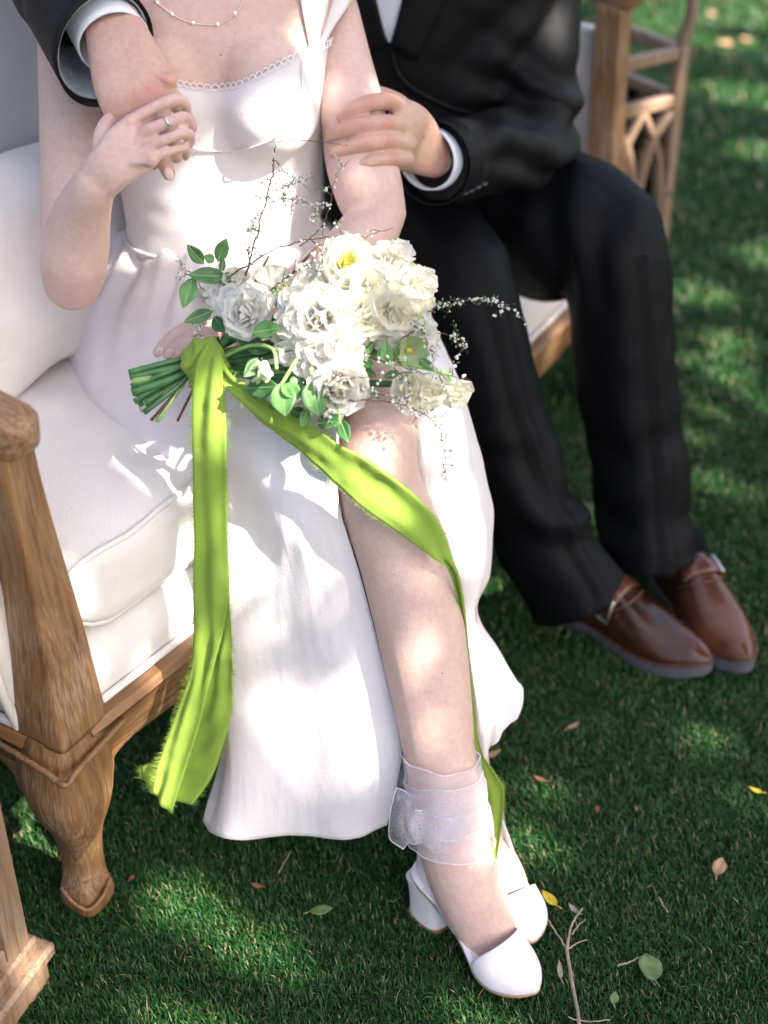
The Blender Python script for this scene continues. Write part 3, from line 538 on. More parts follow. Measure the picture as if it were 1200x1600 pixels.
# loose box cushion with welts
def cushion(name, u0, u1, w0, w1, z0, z1, crown, label, cat='cushion', tiltf=None, nu=60, m='settee_white', dents=(), wr=0.0, welts=True):
    """rounded pillow box; dents = (u, w, radius, depth)"""
    root = None; mb = MB(); U = np.linspace(0, 1, nu); ring = []
    prof = []   # cross profile in (w, z) going front-bottom, front, top, back
    for t in np.linspace(0, 1, 40): pass
    def side(u): e = min(u, 1-u); return 1-max(0, (0.05-e)/0.05)**2*0.5
    G = []
    n2 = 56
    for u in U:
        k = side(u); row = []; uu = u0+(u1-u0)*u; zc = (z0+z1)/2; hz = (z1-z0)/2*k; wc = (w0+w1)/2; hw = (w1-w0)/2*(0.96+0.04*k)
        for a in np.linspace(0, 2*math.pi, n2, endpoint=False):
            c, s_ = math.cos(a), math.sin(a); x = math.copysign(abs(c)**0.30, c); y = math.copysign(abs(s_)**0.36, s_)
            ww = wc+hw*x+(bow(uu) if x > 0 else 0); z = zc+hz*y+(crown*k*(1-x*x)**1.0*(1-(2*u-1)**6) if y > 0 else 0)
            if y > 0.2:
                for (du_, dw_, r_, dp) in dents: z -= dp*math.exp(-((uu-du_)**2+(ww-dw_)**2)/r_**2)*min(1, (y-0.2)*1.6)
            p = sp(uu, ww+0.008*math.sin(uu*19+z*20)*0.4, z)
            if wr: p = p+EZ*wr*noise.noise(Vector((uu*9, ww*14, z*6)))+EW*wr*noise.noise(Vector((uu*8+5, z*16, ww*4)))
            row.append(p if tiltf is None else tiltf(p, uu, ww, z))
        G.append(row)
    G = np.array(G); mb.grid(np.transpose(G, (1, 0, 2))[::-1], closed=False); 
    mb.grid(np.array([G[:, -1], G[:, 0]])[::-1]) 
    b0 = mb.n; mb.add(G[0], [tuple(range(n2))]); mb.add(G[-1], [tuple(range(n2))[::-1]])
    o = obj(name, mb, M[m]); tag(o, label, cat)
    # welts run along the two corner lines of the profile
    if not welts: return o
    wt = MB(); 
    for aa in (math.radians(38), math.radians(322), math.radians(142), math.radians(218)):
        i = int(round(aa/(2*math.pi)*n2)) % n2; L = G[:, i]; cdir = nrm(L[len(L)//2]-G[len(G)//2].mean(0)); wt.sweep(L+cdir*0.0012, 0.0040, seg=8)
    obj('welt', wt, M[m], o); return o
seat = cushion('seat_cushion', 0.075, LEN-0.075, -0.47, -0.005, 0.385, 0.515, 0.022, 'thick white linen seat cushion of the settee with piped edges', dents=((0.50, -0.16, 0.2, 0.03), (1.05, -0.2, 0.25, 0.03), (0.17, -0.02, 0.05, 0.010)), wr=0.010)
def lean(p, uu, ww, z):
    t = z-0.52; return p-EW*(0.34*t)
back = cushion('back_cushion', 0.09, LEN-0.09, -0.46, -0.30, 0.525, 0.73, 0.012, 'white linen cushion leaning on the grey settee back', tiltf=lean, wr=0.014, welts=False)
# ================================================================== wooden lanterns
def lantern(name, base, yaw, w, h, label, flip=False):
    """square lantern: plinth, corner posts, glazed sides with gothic tracery, curved roof ribs, ring"""
    base = np.asarray(base, float); X = np.array([math.cos(yaw), math.sin(yaw), 0]); Y = np.array([-math.sin(yaw), math.cos(yaw), 0]); Z = EZ
    def q(x, y, z): return base+X*x+Y*y+Z*z
    root = empty(name, base, label, 'lantern', 'wooden lanterns by the settee'); hw = w/2; pw = w*0.068
    mb = MB(); mb.box(q(0, 0, 0.03), (X, Y, Z), (hw*1.07, hw*1.07, 0.022), 0.005); mb.box(q(0, 0, 0.058), (X, Y, Z), (hw*1.13, hw*1.13, 0.010), 0.005); mb.box(q(0, 0, 0.078), (X, Y, Z), (hw*1.04, hw*1.04, 0.011), 0.004); obj('plinth', mb, M['lwood'], root, smooth=30)
    for sx in (-1, 1):
        for sy in (-1, 1):
            mb = MB(); mb.box(q(sx*hw*0.93, sy*hw*0.93, 0.006), (X, Y, Z), (0.018, 0.018, 0.0065), 0.003); obj('foot', mb, M['lwood'], root, smooth=30)
            mb = MB(); mb.box(q(sx*(hw-pw), sy*(hw-pw), (0.086+h)/2), (X, Y, Z), (pw, pw, (h-0.086)/2), 0.004); obj('corner_post', mb, M['lwood'], root, smooth=30)
            mb = MB(); z1 = h; P = resample([q(sx*(hw-pw), sy*(hw-pw), z1), q(sx*hw*0.93, sy*hw*0.93, z1+0.09*h/0.62), q(sx*hw*0.62, sy*hw*0.62, z1+0.20*h/0.62), q(sx*hw*0.12, sy*hw*0.12, z1+0.27*h/0.62)], 16)
            mb.sweep(P, pw*0.75, seg=10, e=4, side=X); obj('roof_rib', mb, M['lwood'], root)
    for k in range(4):
        a = k*math.pi/2; A = X*math.cos(a)+Y*math.sin(a); B = -X*math.sin(a)+Y*math.cos(a); c0 = base+A*(hw-pw)
        for z in (h-0.012, h*0.83, 0.10):
            mb = MB(); mb.box(c0+Z*z, (A, B, Z), (pw*0.8, hw-2*pw, 0.012), 0.003); obj('rail', mb, M['lwood'], root, smooth=30)
        # tracery: two crossing ogive bars and a centre mullion
        mb = MB(); zt = h*0.82; zb = 0.11; zm = h*0.42; t = pw*0.62
        L = hw-2*pw
        for sg in (-1, 1):
            mb.sweep(resample([c0+B*sg*0*L+Z*zb, c0+Z*zm, c0+B*sg*0.12*L+Z*(zm+(zt-zm)*0.35), c0+B*sg*0.45*L+Z*(zm+(zt-zm)*0.72), c0+B*sg*0.98*L+Z*(zt-0.02)], 14), t, t*1.3, seg=8, e=4, side=B)
            mb.sweep(resample([c0+B*sg*1.0*L+Z*(zm*0.80), c0+B*sg*0.96*L+Z*(zm+(zt-zm)*0.15), c0+B*sg*0.70*L+Z*(zm+(zt-zm)*0.60), c0+B*sg*0.04*L+Z*(zt-0.008)], 14), t*0.9, t*1.2, seg=8, e=4, side=B)
        obj('tracery', mb, M['lwood'], root)
        mb = MB(); g = base+A*(hw-pw*1.6); mb.box(g+Z*((0.11+h*0.81)/2), (A, B, Z), (0.0015, hw-2*pw-0.001, (h*0.81-0.11)/2)); obj('pane', mb, M['glass'], root, smooth=False)
        mb = MB(); mb.ball(base+A*(hw+0.001)+B*(hw-pw)+Z*(h*0.52), 0.006); obj('nail_head', mb, M['rubber'], root)
    mb = MB(); th = np.linspace(0, 2*math.pi, 25); zt = h+0.27*h/0.62; mb.ball(q(0, 0, zt+0.01), (0.03, 0.03, 0.02)); mb.sweep([q(0.032*math.cos(t), 0, zt+0.055+0.032*math.sin(t)) for t in th], 0.005, seg=8); obj('ring', mb, M['rubber'], root)
    mb = MB(); mb.sweep([q(0, 0, 0.09), q(0, 0, 0.24)], 0.035, seg=20, caps='round'); tag(obj('candle', mb, simple('wax', (0.75, 0.68, 0.55), 0.5, sss=0.3)), ('white pillar candle inside the wooden lantern %s' % ('behind the settee arm' if flip else 'in front of the settee arm')), 'candle', 'candles in the lanterns')
b2 = on_z(1018, 545, 0.0); lantern('lantern', (0.455, 2.85, 0), math.radians(33), 0.20, 0.62, 'tall wooden lantern with gothic tracery on the grass behind the settee arm', True)
lantern('lantern', (-0.615, 1.052, 0), math.radians(-22), 0.30, 0.60, 'weathered wooden lantern with glass panes in front of the settee leg')
# ================================================================== person in the white dress
bride = empty('person', (-0.05, 1.55, 0), 'person in white sweetheart dress sitting with crossed legs and white heels', 'person')
TX, TY = -0.225, 1.875
def torso(mb, k=1.0):
    st = [(0.50, .165, .115, 0), (0.56, .170, .120, 0), (0.62, .150, .110, .0), (0.665, .128, .096, 0), (0.72, .129, .096, 0), (0.79, .134, .100, .0), (0.86, .140, .100, 0), (0.93, .146, .094, .004), (0.985, .160, .082, .010), (1.025, .150, .068, .018), (1.05, .095, .055, .022), (1.075, .056, .052, .022), (1.13, .049, .050, .012), (1.17, .050, .052, .004)]
    Q = resample(np.array(st), 46); P = np.column_stack([np.full(46, TX)+0.005, TY+Q[:, 3], Q[:, 0]]); mb.sweep(P, Q[:, 1], Q[:, 2], seg=40, side=(1, 0.10, 0), caps='round', e=2.3)
    for s in (-1, 1):
        mb.ball((TX+0.014+s*0.064, TY-0.074, 0.862), (0.064, 0.062, 0.066)); mb.ball((TX+0.014+s*0.060, TY-0.066, 0.898), (0.060, 0.050, 0.060))
    return mb
bm_ = torso(MB()); torso_me = remesh(bm_, 0.004, 13); torso_bvh = bvh_of(torso_me)
body = MB(); body.add(mverts(torso_me), [tuple(p.vertices) for p in torso_me.polygons])
# head above the frame: skull, jaw, nose, ears
HC = np.array([TX+0.005, TY-0.012, 1.275]); body.ball(HC, (.072, .09, .10)); body.ball(HC+[0, -.03, -.055], (.052, .055, .055)); body.ball(HC+[0, -.092, -.02], (.011, .016, .018)); body.ball(HC+[0, -.088, .005], (.008, .012, .024))
for s in (-1, 1): body.ball(HC+[s*.073, .01, -.012], (.008, .018, .028))
body.ball(HC+[0, -.082, -.058], (.022, .010, .007)); body.ball(HC+[0, -.080, -.069], (.019, .010, .007))
# right arm (her hand lies over the other person's hand)
limb([(150, -35, 110, 1.925), (126, 20, 128, 1.905), (122, 90, 124, 1.89), (121, 180, 119, 1.87), (119, 280, 112, 1.845), (117, 370, 106, 1.82), (116, 425, 100, 1.80)], 30, 22, mb=body)
limb([(113, 440, 94, 1.80), (116, 405, 106, 1.775), (122, 360, 100, 1.745), (133, 320, 84, 1.705), (146, 292, 70, 1.672), (158, 275, 68, 1.66, .75)], 26, 20, mb=body)
# palm as a flat slab towards the knuckles, then the fingers
limb([(146, 292, 66, 1.672, .8), (170, 264, 74, 1.652, .62), (195, 240, 86, 1.645, .46), (214, 225, 88, 1.645, .40), (228, 215, 80, 1.650, .34)], 20, 20, mb=body, ex=2.5)
FING = [[(180, 205, 1.652, 9.3), (206, 188, 1.640, 10.1), (240, 168, 1.636, 9.3), (272, 156, 1.640, 9.7), (288, 160, 1.655, 8.9), (292, 172, 1.675, 7.7), (286, 182, 1.69, 6.2)],
        [(200, 225, 1.648, 9.3), (228, 205, 1.632, 10.1), (262, 191, 1.628, 9.3), (286, 184, 1.634, 9.7), (297, 192, 1.652, 8.6), (297, 203, 1.675, 6.9)],
        [(205, 243, 1.65, 9.3), (238, 226, 1.634, 9.7), (268, 214, 1.630, 8.9), (290, 208, 1.636, 9.3), (298, 217, 1.652, 8.1), (296, 227, 1.675, 6.9)],
        [(205, 258, 1.655, 8.6), (236, 247, 1.642, 8.6), (264, 237, 1.638, 7.7), (286, 231, 1.644, 8.1), (292, 238, 1.658, 6.9), (290, 246, 1.675, 6.2)]]
for f in FING:
    f = [(q[0], q[1], q[2], q[3]*(1.10 if k_ == 3 else (0.95 if k_ == 2 else 1.0))) for k_, q in enumerate(f)]; pix_tube(f, 30, 14, mb=body)
for m_ in ((206, 190), (229, 207), (240, 228), (238, 248)):          # tendons and knuckles
    pix_tube([(168, 264, 1.648, 5), ((168+m_[0])/2, (264+m_[1])/2, 1.637, 5), (m_[0], m_[1], 1.632, 7)], 12, 10, mb=body); body.ball(V(m_[0]-2, m_[1]+1, 1.637), .0092)
pix_tube([(165, 262, 1.662, 17), (158, 232, 1.665, 15), (160, 205, 1.67, 12.5), (172, 186, 1.685, 11), (186, 180, 1.70, 9)], 18, 14, mb=body)          # thumb
# left arm, running behind the bouquet
limb([(480, -40, 90, 1.925), (512, 0, 84, 1.92), (529, 50, 80, 1.91), (538, 100, 88, 1.905), (547, 150, 98, 1.90), (555, 200, 105, 1.895), (564, 250, 112, 1.89), (577, 300, 108, 1.89), (588, 332, 96, 1.895)], 34, 22, mb=body)
limb([(592, 336, 84, 1.90), (575, 362, 92, 1.875), (540, 400, 88, 1.845), (480, 445, 78, 1.82), (420, 480, 68, 1.805), (372, 505, 58, 1.80)], 28, 20, mb=body)
limb([(380, 502, 58, 1.80, .8), (350, 515, 66, 1.795, .5), (325, 522, 66, 1.79, .42)], 12, 18, mb=body)
for f in ([(335, 505, 1.785, 12), (300, 510, 1.775, 12), (272, 525, 1.770, 11.5), (254, 542, 1.772, 10), (246, 551, 1.776, 8)], [(335, 520, 1.775, 12), (305, 524, 1.765, 12), (283, 535, 1.760, 11), (268, 548, 1.762, 9.5), (262, 555, 1.765, 8)], [(335, 538, 1.77, 12), (308, 540, 1.757, 11.5), (290, 549, 1.752, 10.5), (280, 557, 1.754, 8)], [(330, 552, 1.77, 11), (305, 560, 1.76, 10), (292, 566, 1.76, 8)]):
    pix_tube(f, 18, 14, mb=body)
pix_tube([(355, 540, 1.77, 14), (345, 560, 1.73, 12), (330, 575, 1.70, 10)], 12, 12, mb=body)
# right leg
limb([(330, 560, 110, 2.0), (440, 545, 110, 1.93), (535, 560, 112, 1.845), (588, 615, 112, 1.76), (594, 670, 118, 1.712), (590, 715, 124, 1.700), (594, 765, 134, 1.715), (612, 815, 142, 1.728), (632, 870, 146, 1.738), (648, 935, 144, 1.748), (662, 1010, 136, 1.757), (673, 1080, 126, 1.764), (683, 1150, 116, 1.772), (691, 1210, 107, 1.780), (699, 1260, 104, 1.790), (708, 1300, 106, 1.798)], 70, 28, mb=body)
body.ball(V(592, 695, 1.69), (.038, .034, .040))
# foot
limb([(704, 1280, 104, 1.800), (712, 1330, 112, 1.805), (727, 1375, 112, 1.806), (744, 1415, 106, 1.802, .85), (760, 1452, 94, 1.803, .66), (773, 1482, 80, 1.805, .55), (786, 1506, 62, 1.804, .42)], 24, 22, mb=body)
limb([(690, 1290, 80, 1.815), (684, 1330, 62, 1.832), (682, 1355, 52, 1.835)], 10, 18, mb=body)
# left leg behind
limb([(330, 540, 100, 2.06), (500, 560, 110, 1.98), (625, 610, 104, 1.92), (672, 665, 98, 1.90), (680, 740, 96, 1.905), (690, 850, 94, 1.91), (702, 970, 88, 1.912), (714, 1090, 82, 1.912), (722, 1180, 84, 1.905), (730, 1260, 80, 1.908)], 40, 22, mb=body)
limb([(730, 1255, 80, 1.908), (742, 1310, 92, 1.905), (764, 1355, 96, 1.895), (782, 1386, 90, 1.884, .7), (794, 1410, 76, 1.880, .55), (803, 1428, 58, 1.876, .42)], 20, 20, mb=body)
body_me = soften(remesh(body, 0.0019, 0), 13, [V(240, 205, 1.65), V(285, 535, 1.77)], 0.085, 4); flush(body_me, [(x, y, d, .010, .4) for x, y, d in ((206, 188, 1.63), (228, 205, 1.63), (240, 226, 1.63), (237, 247, 1.635), (272, 156, 1.635), (287, 184, 1.63), (291, 208, 1.63), (287, 231, 1.64), (249, 549, 1.765), (266, 552, 1.76))]+[(592, 700, 1.66, .05, .15), (115, 470, 1.80, .05, .35), (600, 360, 1.89, .04, .35), (760, 1440, 1.78, .03, .3), (705, 1290, 1.77, .02, .25)]); body_o = obj('body', body_me, M['skin_f'], bride); body_bvh = bvh_of(body_me)
for s in (-1, 1):
    mb = MB(); mb.ball(HC+[s*.03, -.076, .006], (.011, .008, .006)); obj('eye', mb, M['eye'], bride)
mb = MB(); mb.ball(HC+[0, .02, .02], (.083, .095, .102)); mb.ball(HC+[0, .10, .03], (.05, .045, .05)); hm = remesh(mb, 0.006, 6)
displace(hm, lambda p: 0.004*math.sin(p[0]*260+6*noise.noise(Vector(p*14)))); hv = mverts(hm); obj('hair', hm, M['hair'], bride)
# nails
def nail(b, px, py, r, name='fingernail', parent=None, stretch=(1, 0, 0)):
    p, n = hit(b, px, py, 0.0004)
    if p is None: return
    a = nrm(np.array(stretch)-n*(np.array(stretch)@n)); mb = MB(); mb.ball(p, (r*1.25, r*0.85, 0.0013), ax=np.array([a, np.cross(n, a), n]), seg=12, rings=6); obj(name, mb, M['nail'], parent)
for q in ((249, 549), (265, 552)): nail(body_bvh, q[0], q[1], 0.0062, parent=bride, stretch=V(q[0]-20, q[1]+16, 1.7)-V(q[0], q[1], 1.7))
# moles
for q, r in (((345, 86), .0009), ((113, 161), .0008), ((691, 1052), .0008)):
    p, n = hit(body_bvh, *q)
    if p is not None: mb = MB(); mb.ball(p, r, seg=8, rings=5); obj('mole', mb, M['leather2'], bride)

# ---- bodice wrapped round the torso
def surf(theta, z, off):
    dr = Vector((math.sin(theta), -math.cos(theta), 0)); o = Vector((TX+0.005, TY+0.0, z)); h = torso_bvh.ray_cast(o+dr*0.6, -dr)
    return np.array(h[0])+np.array(dr)*off if h[0] is not None else np.array(o+dr*0.1)
NX = np.array([(60, 70), (200, 92), (240, 112), (270, 128), (300, 136), (345, 140), (385, 128), (420, 108), (450, 92), (475, 82), (495, 76), (560, 74)], float)
def neck_y(x): return np.interp(x, NX[:, 0], NX[:, 1])
def ztop(th):
    if abs(th) > 1.35: return 0.925-0.03*min(1, (abs(th)-1.35))
    lo, hi = 0.84, 1.0
    for _ in range(18):
        m_ = (lo+hi)/2; x, y, d = pix(surf(th, m_, 0.005))
        if y > neck_y(x): lo = m_
        else: hi = m_
    return lo
TH = np.linspace(-math.pi, math.pi, 121); tops = np.array([ztop(t) for t in TH]); k = np.ones(5)/5; tops = np.convolve(np.concatenate([tops[-3:-1], tops, tops[1:3]]), k, 'valid')
G = []
for i, t in enumerate(TH):
    row = []
    for s in np.linspace(0, 1, 40):
        z = 0.655+(tops[i]-0.655)*s; off = 0.0055+0.0012*math.sin(z*160+3*t)*math.sin(t*3+1)*(1-s) + 0.0016*noise.noise(Vector((t*3, z*30, 0)))*(1 if s < .75 else 0.2); row.append(surf(t, z, off))
    G.append(row)
G = np.array(G)
for _ in range(3):                                   # fabric bridges small hollows
    G[1:-1, 1:-1] = 0.5*G[1:-1, 1:-1]+0.125*(G[2:, 1:-1]+G[:-2, 1:-1]+G[1:-1, 2:]+G[1:-1, :-2])
bod = obj('bodice', MB().grid(G), M['dress'], bride, solid=0.0022, offset=1.0)
# scalloped lace along the neckline, cup seams and waist seam
mb = MB(); edge = G[30:92, -1]; cum = np.concatenate([[0], np.cumsum(np.linalg.norm(np.diff(edge, axis=0), axis=1))]); n = int(cum[-1]/0.0085)
for s in np.linspace(0, cum[-1], n):
    p = np.array([np.interp(s, cum, edge[:, j]) for j in range(3)]); q = np.array([np.interp(min(s+.003, cum[-1]), cum, edge[:, j]) for j in range(3)])-p
    a = nrm(q) if np.linalg.norm(q) > 1e-6 else np.array([1., 0, 0]); c = p+EZ*0.002+nrm(p-[TX, TY, p[2]])*0.0035
    mb.sweep([c+a*0.0043*math.cos(t)+EZ*0.0045*math.sin(t) for t in np.linspace(0, 2*math.pi, 11)], 0.00065, seg=5, caps=None)
obj('lace_trim', mb, M['lace'], bod)
mb = MB(); mb.sweep(np.array([surf(t, 0.664, 0.008) for t in np.linspace(-1.6, 1.6, 50)]), 0.0024, seg=6); obj('seam', mb, M['dress'], bod)
bod_me = MB().grid(G).mesh('bodtmp'); bod_bvh = bvh_of(bod_me)
for pts in ([(226, 130), (250, 190), (300, 228), (345, 236)], [(470, 95), (468, 160), (440, 205), (395, 228), (352, 236)]):
    P = [hit(bod_bvh, x, y, 0.0022)[0] for x, y in resample(np.array(pts, float), 26)]; P = [p for p in P if p is not None]
    if len(P) > 5: mb = MB(); mb.sweep(P, 0.0011, seg=6); obj('seam', mb, M['dress'], bod)
# gathered wide strap over her left shoulder, and the hidden right one
for row in ([[(486, 88, 1.83), (492, 86, 1.83), (499, 78, 1.85)], [(477, 45, 1.85), (494, 48, 1.84), (520, 42, 1.86)], [(469, 5, 1.87), (502, 6, 1.85), (548, 2, 1.875)], [(460, -45, 1.90), (505, -40, 1.87), (565, -32, 1.89)], [(458, -80, 1.93), (505, -75, 1.93), (560, -60, 1.95)]],
            [[(196, 100, 1.86), (188, 98, 1.865), (180, 95, 1.87)], [(190, 50, 1.86), (172, 50, 1.855), (150, 46, 1.862)], [(190, 0, 1.87), (160, 0, 1.86), (120, -4, 1.87)], [(200, -60, 1.91), (160, -60, 1.90), (110, -50, 1.92)]]):
    G2 = lattice(row, 26, 14)
    for i in range(26):
        for j in range(14):
            x_, y_, d_ = pix(G2[i, j]); p_, n_ = hit(body_bvh, x_, y_, 0.005)
            if p_ is not None and pix(p_)[2] < d_+0.02: G2[i, j] = V(x_, y_, min(d_, pix(p_)[2]))
    for _ in range(2): G2[1:-1, 1:-1] = 0.5*G2[1:-1, 1:-1]+0.125*(G2[2:, 1:-1]+G2[:-2, 1:-1]+G2[1:-1, 2:]+G2[1:-1, :-2])
    N = grid_normals(G2); U_, W_ = np.meshgrid(np.linspace(0, 1, 26), np.linspace(0, 1, 14), indexing='ij'); G2 = G2+N*(0.002*np.sin(W_*14+U_*2))[..., None]
    obj('strap', MB().grid(G2), M['dress'], bride, solid=0.0015)
# ---- skirt
A = [[(165, 358, 2.05), (215, 364, 1.985), (280, 367, 1.94), (340, 367, 1.93), (400, 365, 1.94), (460, 362, 1.965), (512, 354, 2.02)],
     [(135, 425, 2.03), (190, 430, 1.965), (265, 432, 1.92), (335, 432, 1.905), (405, 430, 1.91), (470, 425, 1.935), (530, 415, 1.98)],
     [(100, 480, 2.04), (160, 495, 1.95), (245, 500, 1.885), (330, 500, 1.86), (410, 500, 1.86), (485, 495, 1.87), (555, 480, 1.90)],
     [(97, 550, 2.03), (150, 570, 1.92), (235, 580, 1.845), (325, 580, 1.81), (410, 575, 1.79), (490, 570, 1.775), (560, 560, 1.765)],
     [(115, 625, 2.0), (165, 640, 1.90), (245, 655, 1.825), (330, 660, 1.775), (410, 650, 1.745), (480, 640, 1.705), (550, 625, 1.675)],
     [(150, 690, 1.98), (200, 705, 1.89), (270, 720, 1.82), (340, 735, 1.77), (410, 735, 1.735), (475, 720, 1.69), (534, 695, 1.655)],
     [(192, 727, 1.95), (240, 760, 1.88), (295, 800, 1.82), (350, 830, 1.785), (410, 840, 1.75), (470, 830, 1.715), (527, 785, 1.69)],
     [(262, 790, 1.93), (285, 850, 1.87), (315, 900, 1.83), (360, 930, 1.795), (420, 940, 1.77), (485, 930, 1.745), (562, 900, 1.735)],
     [(285, 880, 1.92), (300, 960, 1.875), (330, 1010, 1.835), (375, 1040, 1.815), (435, 1050, 1.795), (510, 1050, 1.775), (600, 1045, 1.765)],
     [(330, 1060, 1.90), (335, 1080, 1.87), (355, 1110, 1.845), (395, 1140, 1.825), (455, 1160, 1.81), (530, 1165, 1.79), (627, 1155, 1.785)],
     [(348, 1165, 1.90), (346, 1185, 1.87), (360, 1205, 1.85), (400, 1230, 1.835), (460, 1245, 1.825), (540, 1245, 1.81), (618, 1228, 1.81)],
     [(318, 1282, 1.885), (322, 1297, 1.865), (350, 1304, 1.85), (400, 1309, 1.845), (470, 1312, 1.84), (545, 1308, 1.835), (604, 1288, 1.835)]]
def folds(G, fn):
    N = grid_normals(G); R, C = G.shape[:2]; U_, W_ = np.meshgrid(np.linspace(0, 1, R), np.linspace(0, 1, C), indexing='ij'); D = fn(U_, W_)
    nz = np.array([[noise.noise(Vector(G[i, j]*16)) for j in range(C)] for i in range(R)]); nz2 = np.array([[noise.noise(Vector((G[i, j][0]*45, G[i, j][1]*45, G[i, j][2]*20))) for j in range(C)] for i in range(R)])
    rid = np.array([[(1-abs(noise.noise(Vector((W_[i, j]*11+3*U_[i, j], U_[i, j]*3.2, 7.3)))))**4+0.6*(1-abs(noise.noise(Vector((W_[i, j]*25-4*U_[i, j], U_[i, j]*7.5, 2.1)))))**5 for j in range(C)] for i in range(R)])
    return G+N*(D+nz*0.0035+nz2*0.0012+(rid-0.5)*0.0007)[..., None]
def foldA(U_, W_):
    g = np.exp(-(U_/0.16)**2)*0.0085*(np.sin(W_*46+2*np.sin(U_*9))+0.6*np.sin(W_*83+1))*np.clip(U_*14, 0, 1)          # gathers at the waist
    h = 0.015*np.clip((U_-0.42)/0.4, 0, 1)*np.sin(W_*11+1.1*U_*3+0.5)*np.sin(np.pi*W_)                                                   # hanging folds
    l = 0.009*np.exp(-((U_-0.45)/0.12)**2)*np.sin(W_*17-U_*22)
    return g+h+l
GA = folds(lattice(A, 150, 110), foldA)
def hem(G):   # rolled hem: last rows turn under
    return G
skA = obj('skirt', MB().grid(GA), M['dress'], bride, solid=0.0016)
B = [[(480, 420, 1.95), (520, 410, 1.96), (560, 405, 1.98), (600, 410, 2.01), (640, 425, 2.05)],
     [(520, 520, 1.87), (560, 510, 1.875), (610, 505, 1.885), (655, 510, 1.92), (688, 530, 1.98)],
     [(600, 590, 1.815), (635, 580, 1.79), (668, 580, 1.80), (700, 590, 1.84), (722, 612, 1.92)],
     [(620, 680, 1.80), (655, 665, 1.765), (692, 665, 1.77), (727, 680, 1.82), (753, 702, 1.90)],
     [(640, 780, 1.81), (676, 770, 1.785), (712, 770, 1.79), (750, 780, 1.835), (775, 802, 1.90)],
     [(670, 880, 1.83), (702, 875, 1.81), (735, 875, 1.82), (760, 880, 1.855), (771, 892, 1.92)],
     [(695, 970, 1.855), (717, 968, 1.84), (732, 967, 1.845), (742, 965, 1.865), (748, 960, 1.92)],
     [(700, 1050, 1.87), (730, 1048, 1.855), (755, 1048, 1.855), (780, 1050, 1.87), (800, 1062, 1.90)],
     [(715, 1120, 1.89), (740, 1118, 1.875), (765, 1115, 1.875), (785, 1110, 1.88), (809, 1078, 1.90)],
     [(730, 1190, 1.90), (745, 1188, 1.89), (762, 1176, 1.89), (777, 1158, 1.89), (797, 1118, 1.90)]]
GB = folds(lattice(B, 110, 60), lambda U_, W_: 0.007*np.sin(W_*9+U_*5)*np.clip(U_*1.5, 0, 1)+0.004*np.sin(W_*19-U_*6)*np.clip((U_-.5)*2, 0, 1))
skB = obj('skirt', MB().grid(GB), M['dress'], bride, solid=0.0016)
for o, E in ((skA, [GA[-1], GA[75:, -1]]), (skB, [GB[-1], GB[66:, -1]])):
    mb = MB()
    for e in E: mb.sweep(e, 0.0009, seg=6)
    obj('hem_edge', mb, M['dress'], o)
# skirt over the hips behind her
mb = MB(); Gh = []
for z, r1, r2 in ((0.665, .136, .104), (0.63, .160, .122), (0.58, .182, .140), (0.535, .195, .15)):
    Gh.append([(TX+0.005+r1*math.sin(t), TY-r2*math.cos(t), z) for t in np.linspace(0.9, 2*math.pi-0.9, 50)])
obj('skirt', mb.grid(np.array(Gh)), M['dress'], bride, solid=0.0016)
skirt_bvhs = [BVHTree.FromPolygons([tuple(p) for p in G_.reshape(-1, 3)], [(r*C+c, r*C+c+1, (r+1)*C+c+1, (r+1)*C+c) for R, C in [G_.shape[:2]] for r in range(R-1) for c in range(C-1)]) for G_ in (GA, GB)]

